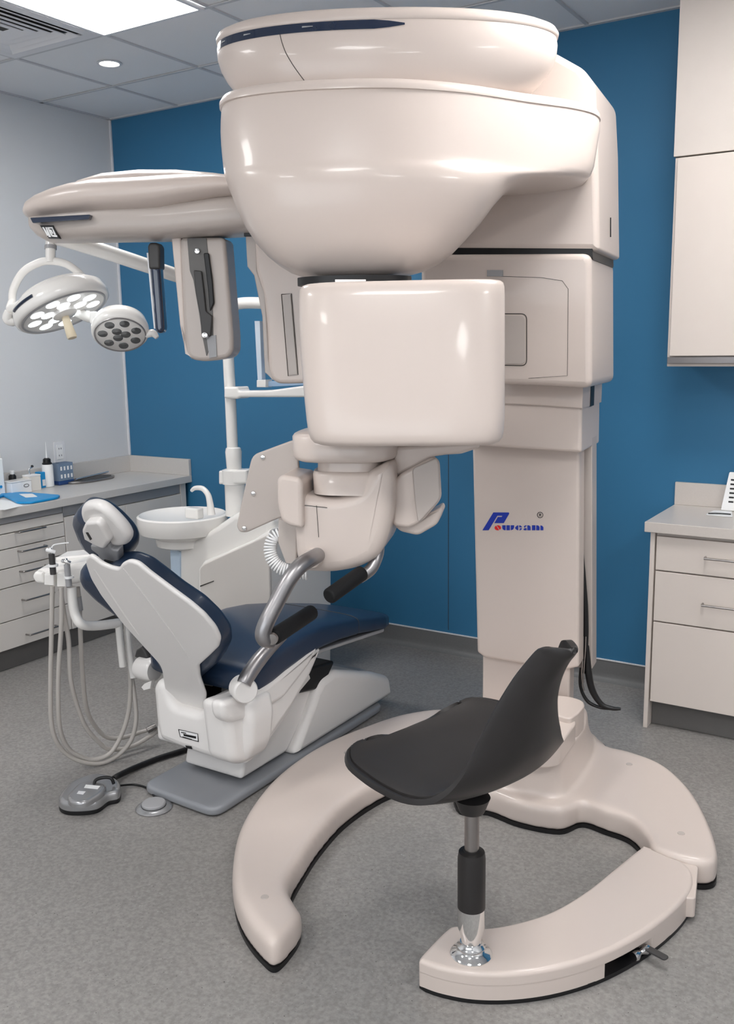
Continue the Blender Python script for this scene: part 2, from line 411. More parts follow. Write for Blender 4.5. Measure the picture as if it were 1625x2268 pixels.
# things on the right worktop
c=onz(1595,1138,TZ)
t=thing('instrument_pouch','white pouch holding a thin dark instrument on the right worktop','pouch',c)
obj('pouch',slab(fillet([onz(x,y,TZ+.001) for x,y in ((1562,1141),(1580,1132),(1620,1134),(1622,1146))],.01),UP,.004,.001),M_PAPER,t)
tube('instrument',[onz(1568,1137,TZ+.009),onz(1590,1137,TZ+.009),onz(1618,1139,TZ+.009)],.0025,M_BLACK,t,seg=8)
c=onz(1617,1121,TZ); c.y=min(c.y,4.11)
t=thing('display_stand','white printed stand cut off by the right edge of the picture','stand',c)
obj('panel',slab(fillet([c+Vector((-.012,0,.002)),c+Vector((.12,0,.002)),c+Vector((.12,.05,.16)),c+Vector((.005,.05,.16))],.006),Vector((0,-.95,.3)),.006,.001),M_PAPER,t)
bm=bmesh.new()
for k in range(6):
    z=.04+.018*k; boxbm(c+Vector((.025,.05*z/.16-.008,z)),(.02,.001,.007),bm=bm)
obj('print',bm,M_BLACK,t,smooth=0)
# ------------------------------------------------------------ left side cabinets and worktop
CF=WL+.52; TL=.83
# heights are read on the front plane
def zf(px,py,X=CF-.02): return onx(px,py,X)
yS=zf(150,1250).y      # joint between drawers and cupboards
FX=CF-.022
t=thing('drawer_cabinet','white drawer cabinet under the left worktop, bar handles on its drawers','drawer cabinet',(WL,yS-1,0))
bx('carcass',WL+.001,FX-.02,1.4,yS-.002,.11,TL-.045,M_CAB,t)
bx('kick_board',FX-.06,FX-.045,1.4,yS,.001,.109,M_KICK,t)
bx('grip_rail',FX-.018,FX-.008,1.4,yS-.002,TL-.078,TL-.046,M_GREY,t)
zz=[onx(75,y,FX).z for y in (1170,1203,1245,1287,1360,1458)]
zz[-1]=.115
for i in range(5):
    d=bx('drawer',FX-.018,FX,1.4,yS-.004,zz[i+1]+.0025,zz[i]-.0025,M_CAB,t)
    ha=[(42,1180,103,1167),(48,1222,106,1209),(52,1268,108,1252),(57,1329,122,1313),(66,1406,130,1388)][i]
    p,q=onx(ha[0],ha[1],FX+.03),onx(ha[2],ha[3],FX+.03); z=(p.z+q.z)/2
    tube('handle',[(FX,p.y,z),(FX+.026,p.y+.003,z),(FX+.03,p.y+.02,z),(FX+.03,q.y-.02,z),(FX+.026,q.y-.003,z),(FX,q.y,z)],.0045,M_STEEL,d,seg=10,n=3)
bx('top_rail',FX-.018,FX-.002,1.4,yS-.004,zz[0]+.003,TL-.08,M_CAB,t)
t=thing('cupboard','white cupboard with recessed grip rail next to the blue wall','cupboard',(WL,yS,0))
bx('carcass',WL+.001,FX-.02,yS+.002,WB-.036,.11,TL-.045,M_CAB,t)
bx('kick_board',FX-.06,FX-.045,yS,WB-.036,.001,.109,M_KICK,t)
yD=zf(280,1150).y; yE=WB-.08
bx('grip_rail',FX-.018,FX-.008,yS+.002,yE,TL-.10,TL-.046,M_GREY,t)
bx('door',FX-.018,FX,yS+.003,yD-.002,.115,TL-.105,M_CAB,t)
bx('door',FX-.018,FX,yD+.002,yE-.002,.115,TL-.105,M_CAB,t)
bx('end_panel',WL+.001,FX,yE+.001,WB-.036,.0,TL-.045,M_CAB,t)
wt=thing('worktop','long pale worktop with upstand along the left wall','worktop',(WL,WB,TL))
bx('counter',WL+.001,CF,1.4,WB-.001,TL-.042,TL,M_TOP,wt,bev=.003)
bm=boxbm((WL+.011,(1.4+WB)/2,TL+.05),(.02,WB-1.402,.10),bev=.002); boxbm(((WL+CF)/2,WB-.012,TL+.05),(CF-WL-.002,.02,.10),bev=.002,bm=bm)
obj('upstand',bm,M_TOP,wt)
# outlet
o0=onx(131,1001,WL); t=thing('wall_outlet','white wall socket plate on the grey wall above the left worktop','outlet',o0)
bx('plate',WL,WL+.006,o0.y-.04,o0.y+.04,o0.z-.06,o0.z+.06,M_TRIMW,t,bev=.002)
bx('socket_insert',WL+.006,WL+.009,o0.y-.022,o0.y+.022,o0.z-.042,o0.z+.042,M_PAPER,t,bev=.001)
for dz in (.02,-.02):
    for dy in (-.008,.008): bx('slot',WL+.0085,WL+.0098,o0.y+dy-.0015,o0.y+dy+.0015,o0.z+dz-.005,o0.z+dz+.005,M_BLACK,t,bev=0)
# counter clutter
def sit(px,py): p=onz(px,py,TL); return Vector((p.x,p.y,TL))
c=sit(108,1078)
t=thing('squeeze_bottle','white squeeze bottle with black cap and long thin nozzle on worktop','bottle',c)
lathe('body',[(0,0),(.027,0),(.031,.004),(.031,.12),(.027,.128),(0,.128)],c,M_PAPER,t)
lathe('cap',[(0,.128),(.026,.128),(.028,.134),(.022,.14),(.021,.158),(.012,.164),(0,.164)],c,M_BLACK,t)
lathe('nozzle',[(.006,.16),(.004,.19),(.0015,.215),(.001,.255),(0,.255)],c,M_PAPER,t,seg=12)
c=sit(140,1072)
t=thing('organizer_box','small blue translucent organizer box beside the squeeze bottle','organizer',c)
box('base',c+Vector((0,0,.012)),(.07,.11,.024),M_CYAN if 0 else mat('deep_blue',(.02,.06,.2),.3,noise=.05),t,bev=.006)
bm=bmesh.new()
for s in (-1,1): boxbm(c+Vector((s*.031,0,.075)),(.004,.10,.10),bm=bm)
boxbm(c+Vector((0,.049,.075)),(.058,.004,.10),bm=bm); boxbm(c+Vector((0,-.049,.075)),(.058,.004,.10),bm=bm)
boxbm(c+Vector((0,0,.075)),(.056,.094,.003),bm=bm)
obj('tray_walls',bm,mat('smoke_blue_plastic',(.22,.30,.42),.2,noise=.1,alpha=.8),t,smooth=0)
random.seed(4)
bm=bmesh.new()
for k in range(8): boxbm(c+Vector((.0345,-.035+.012*(k%4)*2,.05+.045*(k//4))),(.002,.010,.022),bm=bm)
obj('vials',bm,M_PAPER,t,smooth=0)['kind']='stuff'
# instrument tray
a=[sit(160,1062),sit(190,1070),sit(236,1060),sit(238,1055),sit(214,1052)]
c=sit(200,1064); t=thing('instrument_tray','oval metal instrument tray with a loose tool lying on the left worktop','tray',c)
R=sring(c+Vector((0,0,.002)),.075,.17,Vector((1,0,0)),Vector((0,1,0)),2.4,40)
bm=slab(R,UP,.012,.003); obj('tray',bm,M_STEEL,t)
R=sring(c+Vector((0,0,.0142)),.06,.15,Vector((1,0,0)),Vector((0,1,0)),2.4,40); obj('liner',slab(R,UP,.002,0),M_DARK,t)
tube('tool',[c+Vector((.02,-.12,.024)),c+Vector((0,0,.026)),c+Vector((-.02,.16,.03))],.006,M_CHROME,t,seg=10)
# blue pack lying on the counter
t=thing('sterile_pack','bright blue sterile pack lying flat near the worktop edge','pack',sit(60,1105))
obj('wrap',slab(fillet([sit(x,y)+UP*.001 for x,y in ((22,1108),(0,1098),(50,1094),(134,1101),(128,1106),(70,1117),(38,1117))],.02),UP,.012,.004),M_CYAN,t)
obj('window',slab(fillet([sit(x,y)+UP*.0135 for x,y in ((42,1100),(72,1099),(84,1106),(58,1108))],.01),UP,.001,0),M_PAPER,t)
tag(obj('sterile_pack',slab(fillet([sit(x,y)+UP*.001 for x,y in ((-60,1112),(-30,1102),(14,1099),(-12,1109))],.02),UP,.012,.004),M_CYAN),'blue sterile pack at the left picture edge behind the larger pack','pack')
tag(obj('paper_sheet',slab([sit(x,y)+UP*.0005 for x,y in ((-40,1125),(-30,1103),(24,1110),(52,1120),(10,1130))],UP,.0006,0),M_PAPER,smooth=0),'white paper sheet under the blue packs at the front of the worktop','paper')
# containers at left
c=Vector((-4.33,3.10,TL)); t=thing('dispenser','tall white dispenser at the left edge of the picture','dispenser',c)
box('body',c+Vector((0,0,.10)),(.10,.12,.2),M_PAPER,t,bev=.008)
box('lid',c+Vector((0,0,.214)),(.09,.11,.028),M_UNIT,t,bev=.006)
tag(lathe('badge',[(0,0),(.008,0),(.008,.001),(0,.001)],c+Vector((.0555,.03,.05)),M_CYAN,t,axis=(1,0,0)),'','') if 0 else lathe('badge',[(0,0),(.008,0),(.008,.001),(0,.001)],c+Vector((.0555,.03,.05)),M_CYAN,t,axis=(1,0,0))
c=sit(40,1092); t=thing('storage_box','low white box with an oval print in front of the dispenser','box',c)
box('body',c+Vector((0,0,.032)),(.07,.13,.064),M_PAPER,t,bev=.004)
box('lid',c+Vector((0,0,.068)),(.074,.134,.008),M_UNIT,t,bev=.002)
bm=bmesh.new(); R1=sring(c+Vector((.036,.03,.04)),.016,.008,Vector((0,1,0)),UP,2,20); tubebm(R1+[R1[0]],.0015,8,1,bm,False); obj('print',bm,M_DARK,t)
c=Vector((-4.33,3.27,TL)); t=thing('small_bottle','small bottle with a black label and white cap behind the low box','bottle',c)
lathe('body',[(0,0),(.018,0),(.02,.004),(.02,.055),(.012,.065),(0,.065)],c+Vector((-.03,0,.03)),M_BLACK,t)
lathe('cap',[(0,.065),(.012,.065),(.012,.085),(0,.085)],c+Vector((-.03,0,.03)),M_PAPER,t)
lathe('foot',[(0,0),(.022,0),(.022,.03),(0,.03)],c+Vector((-.03,0,0)),M_PAPER,t)
c=sit(72,1086); t=thing('tissue_box','small cream box carrying a chrome clip, left of the squeeze bottle','box',c)
box('body',c+Vector((0,0,.04)),(.06,.075,.08),mat('cream_card',(.80,.76,.70),.6,noise=.02),t,bev=.003)
box('lid',c+Vector((0,0,.084)),(.062,.077,.008),M_PAPER,t,bev=.002)
tube('clip',[c+Vector((0,-.01,.088)),c+Vector((0,-.012,.12)),c+Vector((0,.01,.128))],.005,M_CHROME,t,seg=10)
lathe('knob',[(0,0),(.007,.002),(.008,.008),(.004,.014),(0,.014)],c+Vector((0,.01,.126)),M_BLACK,t,seg=14)
c=sit(91,1080); t=thing('glove_packet','small upright bright blue packet between cream box and squeeze bottle','packet',c)
box('wrap',c+Vector((.0,0,.045)),(.05,.032,.09),M_CYAN,t,bev=.004)
box('print',c+Vector((.0255,.002,.03)),(.001,.02,.035),M_PAPER,t)
# ------------------------------------------------------------ dental x-ray machine
A8=8
U=side(A8); V=nrm(A8)
PC=onz(1170,1690)                                   # column front line on the floor
mc=thing('dental_xray_machine','large cream white dental x-ray machine with column, round heads and curved floor base','x-ray machine',(PC.x,PC.y,0))
# --- base
zt=.095
def topo(px,z=zt): return [onz(x,y,z) for x,y in px]
armL=crom(topo([(608,2082),(575,2062),(538,2015),(516,1960),(514,1900),(528,1830),(565,1765),(620,1705),(700,1650),(790,1610),(900,1575),(1010,1570),(1060,1640),(960,1690),(880,1710),(825,1735),(760,1780),(705,1840),(668,1895),(644,1935),(641,1965),(660,2000),(668,2015),(648,2048)]),6)
bm=slab(armL,UP,-(zt-.012),.03,r2=.004,seg=5)
foot=crom(topo([(1010,1640),(1100,1560),(1240,1560),(1315,1620),(1345,1648),(1400,1662),(1470,1690),(1530,1745),(1572,1820),(1590,1885),(1572,1905),(1520,1900),(1450,1878),(1430,1845),(1395,1810),(1340,1790),(1290,1775),(1240,1790),(1150,1775),(1080,1750),(1010,1740)]),6)
bm=slab(foot,UP,-(zt-.012),.02,r2=.004,seg=5,bm=bm)
pb=onz(1172,1690); 
def prings(c,rows,n=3.2,N=56,X=U,Y=V): return [sring(c+UP*z,a,b,X,Y,n,N) for z,a,b in rows]
pc0=PC+V*.07
ptop=resample(crom(topo([(1078,1640),(1120,1668),(1185,1684),(1232,1686),(1252,1668),(1276,1636),(1299,1600),(1290,1562),(1200,1545),(1080,1545)],.22),5),80)
pbot=resample(crom(topo([(1040,1752),(1110,1792),(1180,1813),(1240,1821),(1288,1810),(1330,1760),(1352,1690),(1330,1640),(1200,1600),(1030,1610)],.02),5),80)
pr_=[]
for k in range(9):
    t=k/8; q=1-(1-t)**2.2; pr_.append([Vector((a.x+(b.x-a.x)*q,a.y+(b.y-a.y)*q,.02+.2*t)) for a,b in zip(pbot,ptop)])
on=outn(ptop,UP); pr_.append([p+UP*.008-o*.008 for p,o in zip(ptop,on)])
loftbm(pr_,bm)
o=obj('floor_base',bm,M_WHITE,mc); remesh(o,.0085,14)
bm=slab([p-UP*0 for p in [Vector((q.x,q.y,.001)) for q in crom(topo([(608,2082),(575,2062),(538,2015),(518,1960),(516,1900),(530,1830),(567,1765),(620,1705),(700,1650),(790,1610),(900,1575),(1010,1570),(1060,1640),(960,1690),(880,1710),(825,1735),(760,1780),(705,1840),(668,1895),(646,1935),(644,1965),(660,2000),(664,2015),(646,2046)]),6)]],UP,.014,0)
slab([Vector((q.x,q.y,.001)) for q in foot],UP,.014,0,bm=bm)
slab([Vector((q.x,q.y,.001)) for q in pbot],UP,.014,0,bm=bm)
obj('base_gasket',bm,M_BLACK,mc)
# screw caps on the base
for px,py,z in ((586,1986,zt),(1393,1692,zt),(1508,1845,zt),(768,1666,zt)):
    lathe('screw_cap',[(0,.0005),(.0105,.0005),(.0115,-.001),(.0115,-.004),(0,-.004)],onz(px,py,z+.001),M_WHITE2,mc,seg=24)
# front segment with notch
zs_=.085
seg=topo([(928,2122),(945,2100),(985,2060),(1010,2048),(1075,2053),(1150,2040),(1225,2015),(1300,1970),(1365,1918),(1418,1876)],zs_)
segr=topo([(1430,1874),(1480,1895),(1512,1908),(1530,1928)],zs_)
sego=topo([(1532,1960),(1500,2005),(1430,2060),(1340,2108),(1240,2140),(1140,2155),(1050,2155),(980,2143),(940,2130)],zs_)
L=crom([*seg,*segr,*sego],5)
on=outn(L,UP); L2_=[]
for p,o in zip(L,on):
    q=p-O; sx_=q.dot(CR)/q.dot(fw)*FPX+812.5; sy_=1134-q.dot(CU)/q.dot(fw)*FPX
    L2_.append(p-o*.05 if (1352<sx_<1440 and sy_>2035) else p)
bm=slab(L,UP,-.034,.012,r2=0,seg=4); slab([p-UP*.033 for p in L2_],UP,-(zs_-.045),0,r2=0,bm=bm)
sg=obj('base_segment',bm,M_WHITE,mc)
bm=slab([Vector((p.x,p.y,.001)) for p in resample(L,90)],UP,.012,0); obj('base_gasket',bm,M_BLACK,mc)
# linking wedge between segment and foot
L=fillet(topo([(1422,1872),(1546,1918),(1540,1990),(1470,1985)],.075),.01)
obj('link_block',slab(L,UP,-.06,.004),M_WHITE,mc)
# notch housing and pedal lever
nc=onz(1398,2098,.03); oy=Vector((.55,-.83,0)).normalized(); ox=Vector((.83,.55,0))
def obox(name,c,dx,dy,dz,X,mat_,par,bev=.003):
    X=X.normalized(); ang=math.degrees(math.atan2(X.y,X.x)); return box(name,c,(dx,dy,dz),mat_,par,rot=ang,bev=bev)
e1=onz(1360,2146,.0); e2=onz(1440,2093,.0); ed=(e2-e1).normalized(); en=Vector((ed.y,-ed.x,0)); em=(e1+e2)/2
nh=obox('lever_housing',em-en*.022+UP*.028,.075,.03,.040,ed,M_BLACK,mc)
lathe('lever_hub',[(0,-.03),(.012,-.03),(.014,-.02),(.006,0),(.014,.02),(.012,.03),(0,.03)],em+en*.022+UP*.025,M_CHROME,mc,axis=ed,seg=24)
obj('pedal_lever',slab(fillet([em+en*.02+ed*.01+UP*.028,em+en*.02+ed*.032+UP*.028,em+en*.085+ed*.038+UP*.026,em+en*.085+ed*.016+UP*.026],.009),UP,.006,.002),M_DARK,mc)
# --- pedestal and column
obj('pedestal_cap',slab(fillet(topo([(1085,1600),(1110,1642),(1195,1656),(1238,1653),(1277,1598),(1258,1570),(1090,1560)],.285),.03),UP,-.075,.008),M_WHITE,mc)
obj('pedestal_step',slab(fillet(topo([(1150,1560),(1262,1592),(1280,1580),(1295,1562),(1292,1552),(1266,1543),(1150,1530)],.305),.02),UP,-.10,.006),M_WHITE,mc)
Pq=PC
def vplate(name,px,off,thick,r,mat_=M_WHITE,par=mc,fr=0,**k): return plate(name,px,PC+V*off,V,thick,r,mat_,par,fr=fr,**k)
vplate('inner_column',[(1068,1430),(1262,1440),(1258,1690),(1066,1690)],.02,.09,.012,M_WHITE)
vplate('column',[(1043,900),(1283,900),(1281,1478),(1240,1487),(1150,1470),(1072,1457),(1056,1445)],0,.10,.012,M_WHITE,fr=.008)
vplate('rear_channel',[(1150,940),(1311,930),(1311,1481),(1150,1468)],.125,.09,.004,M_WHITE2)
vplate('carriage_bracket',[(1010,845),(1289,850),(1287,1003),(1190,997),(1030,985)],-.07,.34,.012,M_WHITE,fr=.01)
vplate('bracket_lip',[(1012,845),(1291,850),(1289,905),(1190,898),(1012,890)],-.085,.365,.006,M_WHITE)
o=onp(1322,868,PC-V*.07+U*.3,U)
pcb=onp(1287,870,PC-V*.07,V)
obj('vent_window',slab(fillet([pcb+U*.0035+V*a+UP*b for a,b in ((.12,.03),(.19,.03),(.19,-.055),(.12,-.055))],.004),U,.006,.001),M_BLACK,mc)
vplate('carriage_housing',[(930,563),(1308,561),(1310,860),(1180,853),(930,846)],-.18,.44,.02,M_WHITE,fr=.03)
# door details of the carriage
q=PC-V*.1805
def pline(name,px,off,r,mat_,par,closed=False,**k):
    P=[onp(x,y,PC+V*off,V) for x,y in px]
    if closed: P=fillet(P,.02); P=P+[P[0]]
    return obj(name,tubebm(P,r,8,1,None,False),mat_,par,smooth=60,wn=False)
pline('hatch_seam',[(1060,695),(1166,695),(1166,810),(1060,808)],-.1805,.0016,M_DIAL,mc,True)
vplate('hatch',[(1062,698),(1163,698),(1163,807),(1062,805)],-.184,.01,.002,M_WHITE2,fr=.02)
pline('panel_seam',[(1110,612),(1200,615),(1245,622),(1258,640),(1256,832),(1170,838)],-.1802,.0008,M_DIAL,mc)
vplate('connector',[(1078,598),(1113,598),(1113,612),(1078,612)],-.186,.01,.001,M_GREY)
vplate('gap_shadow_joint',[(940,545),(1312,545),(1312,575),(940,575)],-.155,.40,.01,M_BLACK)
vplate('column_head',[(960,553),(960,230),(1140,112),(1222,112),(1290,150),(1316,185),(1322,300),(1326,552),(1315,556)],-.16,.42,.022,M_WHITE,fr=.02)
pline('head_slot',[(1352,482),(1352,525)],.05,.002,M_BLACK,mc)
# --- round heads
RX=_r.copy(); FY=Vector((-math.sin(YAW),math.cos(YAW),0))
def zat(px,py,d): return at(px,py,d).z
def ctr(xm,z,d):
    """point of height z on the vertical plane at camera distance d seen at column xm"""
    lo,hi=-400,2600
    for _ in range(40):
        m=(lo+hi)/2
        if at(xm,m,d).z>z: lo=m
        else: hi=m
    p=at(xm,(lo+hi)/2,d); return p
D1=2.75
full=[(-.385,0),(-.365,-.10),(-.27,-.175),(-.10,-.225),(.09,-.23),(.30,-.175),(.50,-.06),(.66,.03),(.745,.12),(.775,.24),(.76,.44),(.45,.46),(.12,.37),(-.2,.25),(-.345,.13)]
def hring(py,xl,xr,xa,d=D1,kb=.60,ins=0):
    y0=py; pL=at(xl,y0,d); pR=at(xr,y0,d); c=(pL+pR)/2; z=pL.z
    a=(pR-pL).length/2-ins
    # full outline control points relative to the reference centre
    ref=at(787,py,d); wa=max(0,(xa-xr)/(1345-1095)) if xa>xr else 0
    out=[]
    for fx,fy in full:
        A=ref+RX*fx+FY*fy
        ang=math.atan2(fy/.27,fx/.385)
        # ellipse point with matched angle (arm points gather on the right/back of the bowl)
        amap={0:PI,1:PI*1.14,2:PI*1.27,3:PI*1.43,4:PI*1.56,5:PI*1.70,6:PI*1.82,7:PI*1.92,8:PI*2.0,9:PI*2.09,10:PI*2.2,11:PI*2.35,12:PI*2.5,13:PI*2.68,14:PI*2.86}[full.index((fx,fy))]
        cs,sn=math.cos(amap),math.sin(amap); n=2.6
        B=c+RX*(a*math.copysign(abs(cs)**(2/n),cs))+FY*((a*kb)*math.copysign(abs(sn)**(2/n),sn))
        w=min(1,wa)
        P=B.lerp(A,w)if fx>.2 or fy>.3 else B.lerp(A,w*.5)
        P.z=z; out.append(P)
    L=crom(out,8)
    if ins:
        on=outn(L,UP); L=[p-o*ins for p,o in zip(L,on)]
    return L
rows=[(240,495,1085,1330),(258,489,1090,1338),(275,487,1095,1343),(300,486,1102,1345),(330,489,1107,1345),(358,494,1110,1343),(378,498,1111,1336),(390,501,1112,1326),(396,503,1112,1300),(401,504,1112,1255),(407,506,1112,1205),(415,508,1111,1165),(427,512,1109,1132),(440,517,1105,1115),(470,528,1088,1088),(505,545,1062,1062),(540,568,1030,1030),(568,593,1002,1002),(590,620,972,972),(605,645,940,940),(614,672,905,905),(617,700,870,870)]
rings=[hring(*r) for r in rows]
o=obj('lower_head',loftbm(rings),M_WHITE,mc,smooth=70,wn=False)
cov=[hring(262,487,1092,1338,ins=.02),hring(262-14,486,1094,1340,ins=.0),]
z0=at(487,252,D1).z
base=hring(250,486,1096,1343)
def lift(L,z,ins):
    on=outn(L,UP); return [Vector((p.x,p.y,z))-o*ins for p,o in zip(L,on)]
zc_=base[0].z
obj('head_cover',loftbm([lift(base,zc_,.004),lift(base,zc_+.002,-.003),lift(base,zc_+.014,-.003),lift(base,zc_+.026,.006),lift(base,zc_+.032,.022),lift(base,zc_+.036,.06)]),M_WHITE,mc,smooth=70,wn=False)
obj('cover_seam',loftbm([lift(base,zc_-.004,.005),lift(base,zc_+.003,.005)]),M_DIAL,mc)
# bottom joint under the bowl
cj=at(785,622,2.62); obj('bowl_joint',loftbm([sring(cj+UP*z,.16,.1,RX,FY,2.2) for z in (.009,-.012)]),M_BLACK,mc)
obj('joint_strip',slab([at(x,y,2.47) for x,y in ((742,619),(810,619),(810,626),(742,626))],FY,.01,0),M_STEEL,mc)
# upper head
def ering(py,xl,xr,d,kb,n=2.2,ins=0):
    pL=at(xl,py,d);pR=at(xr,py,d);c=(pL+pR)/2;c.z=pL.z
    return sring(c,(pR-pL).length/2-ins,(pR-pL).length/2*kb-ins,RX,FY,n,96)
D2=2.78
ub=[(104,484,1230),(120,482,1232),(140,484,1230),(162,491,1223),(185,504,1208),(205,520,1190),(225,541,1166),(248,572,1130),(262,600,1100)]
obj('upper_head',loftbm([ering(py,a,b,D2,.44) for py,a,b in ub]),M_WHITE,mc,smooth=70,wn=False)
uc=[(105,486,1228),(103,481,1233),(94,480,1235),(84,485,1229),(77,500,1212),(74,530,1180)]
obj('upper_cover',loftbm([ering(py,a,b,D2,.44) for py,a,b in uc]),M_WHITE,mc,smooth=70,wn=False)
# dark slot on the rim, follows the ellipse
def rimstrip(name,py0,py1,xl0,xr0,xl1,xr1,k0,k1,off,mat_,par):
    A=ering(py0,xl0,xr0,D2,.44,ins=-off); B=ering(py1,xl1,xr1,D2,.44,ins=-off)
    A2=ering(py0,xl0,xr0,D2,.44,ins=.01); B2=ering(py1,xl1,xr1,D2,.44,ins=.01)
    bm=bmesh.new(); rings=[]
    for k in range(k0,k1+1):
        f=min(1,(k1-k)/2+.2,(k-k0)/2+.5)
        i=k%96; m=(A[i]+B[i])/2; m2=(A2[i]+B2[i])/2
        rings.append([m.lerp(A[i],f),m.lerp(B[i],f),m2.lerp(B2[i],f),m2.lerp(A2[i],f)])
    loftbm(rings,bm); return obj(name,bm,mat_,par)
sl=rimstrip('vent_slot',105,124,485,1230,483,1233,50,73,.002,M_NAVYS,mc)
for k in (53,58,65): 
    rimstrip('slot_light',110,117,485,1230,483,1233,k,k+1,.0035,M_GREY,mc)
# seam on upper head
P=[]
def scr(p): q=p-O; return q.dot(CR)/q.dot(fw)*FPX+812.5
for (py,a,b),xx in zip(ub[1:7],(619,624,633,648,664,682)):
    R=[p for p in ering(py,a,b,D2,.44) if (p-O).dot(fw)<D2-.02]
    R.sort(key=scr)
    for p,q in zip(R,R[1:]):
        if scr(p)<=xx<scr(q): P.append(p.lerp(q,(xx-scr(p))/(scr(q)-scr(p)))-FY*.0005); break
obj('side_seam',tubebm(P,.0011,6,4),M_DIAL,mc,smooth=60,wn=False)
# --- front box (tube head)
FX_=side(26); FN=nrm(26)
def brow(py,xl,xr,d,b,n=3.4,X=FX_,Y=FN):
    pL=at(xl,py,d);pR=at(xr,py,d);c=(pL+pR)/2; return sring(c,(pR-pL).length/2,b,X,Y,n,80)
D3=2.42
obj('front_housing',loftbm([brow(*r,n=4.6) for r in ((629,730,1070,D3,.09),(628,700,1096,D3,.125),(630,684,1106,D3,.14),(634,675,1111,D3,.149),(642,670,1113,D3,.154),(660,668,1114,D3,.156),(720,669,1114,D3,.156),(800,674,1114,D3,.156),(870,680,1114,D3,.156),(920,685,1114,D3,.155),(950,689,1112,D3,.153),(964,694,1109,D3,.149),(972,701,1103,D3,.143),(976,712,1094,D3,.133),(977,740,1070,D3,.10))]),M_WHITE,mc,smooth=60,wn=False)
bm=bmesh.new()
for x,y in ((1090,742),(1092,750),(1093,760),(1092,768),(1091,776),(1087,857),(1087,870)):
    p=onp(x,y,at(1090,760,2.31),nrm(40)); lathebm([(0,.001),(.003,.0),(.003,-.012),(0,-.012)],p,nrm(40)*-1,12,bm)
# --- cephalometric arm
NC=nrm(27); SCx=side(27)
PD_=at(500,450,3.15)
def crs(px,yt,yb,hd,n=2.3,off=0,N=48):
    a=onp(px,yt,PD_,NC); b=onp(px,yb,PD_,NC); c=(a+b)/2+NC*off
    return sring(c,hd,(a.z-b.z)/2,NC,UP,n,N)
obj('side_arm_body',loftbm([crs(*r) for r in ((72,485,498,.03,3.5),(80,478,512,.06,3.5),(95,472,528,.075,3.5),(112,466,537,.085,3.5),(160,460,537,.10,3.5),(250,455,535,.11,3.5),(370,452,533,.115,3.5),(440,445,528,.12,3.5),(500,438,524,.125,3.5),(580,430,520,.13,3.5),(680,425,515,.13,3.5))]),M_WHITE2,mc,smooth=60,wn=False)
obj('side_arm_cover',loftbm([crs(*r) for r in ((65,470,482,.02,2.2),(70,458,486,.07,2.2),(82,446,488,.10,2.3),(105,434,489,.125,2.4),(140,421,488,.14,2.5),(180,410,485,.15,2.5),(230,402,482,.155,2.5),(300,398,480,.16,2.5),(370,394,476,.165,2.5),(430,392,464,.165,2.5),(500,393,452,.165,2.5),(580,400,445,.165,2.5),(680,405,440,.165,2.5))]),M_WHITE,mc,smooth=60,wn=False)
bm=loftbm([crs(*r) for r in ((160,412,440,.03,2.2),(185,400,440,.07,2.2),(240,386,440,.10,2.2),(320,379,440,.115,2.2),(400,379,440,.115,2.2),(480,386,440,.11,2.2),(560,396,440,.09,2.2),(640,408,440,.06,2.2))])
obj('side_arm_hump',bm,M_TRIMW if 0 else M_WHITE,mc,smooth=60,wn=False)
# display strip and badge on the arm tip
def cplate(name,px,off,thick,r,mat_,par=mc,fr=0,**k): return plate(name,px,PD_+NC*off,NC,thick,r,mat_,par,fr=fr,**k)
st=cplate('display_strip',[(66,482),(200,475),(196,486),(100,492),(72,494)],-.13,.05,.002,M_NAVYS,fr=.004)
bd=cplate('badge',[(88,499),(117,499),(131,528),(108,528)],-.102,.02,.001,M_BLACK)
bm=bmesh.new()
def cb(px,off,bm): return platebm(px,PD_+NC*off,NC,.002,0,bm=bm)
cb([(93,503),(97,503),(108,522),(104,522)],-.104,bm); cb([(100,503),(103,503),(113,525),(108,525)],-.104,bm)
for q in ([(104,503),(116,503),(117,506),(106,506)],[(104,503),(107,503),(117,522),(113,522)],[(114,503),(117,506),(124,520),(120,520)],[(113,520),(126,521),(127,525),(115,524)],[(110,509),(113,508),(118,517),(116,518)]): cb(q,-.104,bm)
obj('badge_letters',bm,M_PAPER,bd,smooth=0)
# hanging black handle bar
hb=cplate('hanging_rod',[(331,590),(353,590),(363,728),(358,738),(348,738),(342,730)],-.02,.05,.012,M_NAVYS,fr=.01)
cplate('rod_cap',[(326,545),(331,537),(347,537),(353,545),(354,596),(329,596)],-.025,.06,.008,M_DARK,fr=.008)
cplate('rod_sleeve',[(324,560),(330,560),(345,728),(340,728)],-.01,.045,.004,M_TRIMW)
# sensor plate
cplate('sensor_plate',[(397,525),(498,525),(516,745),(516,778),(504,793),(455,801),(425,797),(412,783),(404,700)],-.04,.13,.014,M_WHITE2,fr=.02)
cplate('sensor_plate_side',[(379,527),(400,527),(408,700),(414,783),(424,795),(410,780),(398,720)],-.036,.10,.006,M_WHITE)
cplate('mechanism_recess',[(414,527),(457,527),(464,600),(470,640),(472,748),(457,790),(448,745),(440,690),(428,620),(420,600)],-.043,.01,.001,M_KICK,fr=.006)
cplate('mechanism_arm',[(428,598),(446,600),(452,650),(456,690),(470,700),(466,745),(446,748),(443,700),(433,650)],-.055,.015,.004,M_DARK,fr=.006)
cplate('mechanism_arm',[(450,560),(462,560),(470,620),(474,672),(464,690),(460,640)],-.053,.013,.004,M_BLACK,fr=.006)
p=onp(454,742,PD_-NC*.056,NC); lathe('mechanism_pivot',[(0,.008),(.009,.007),(.012,0),(.012,-.004),(0,-.004)],p,M_CHROME,mc,axis=-NC,seg=24)
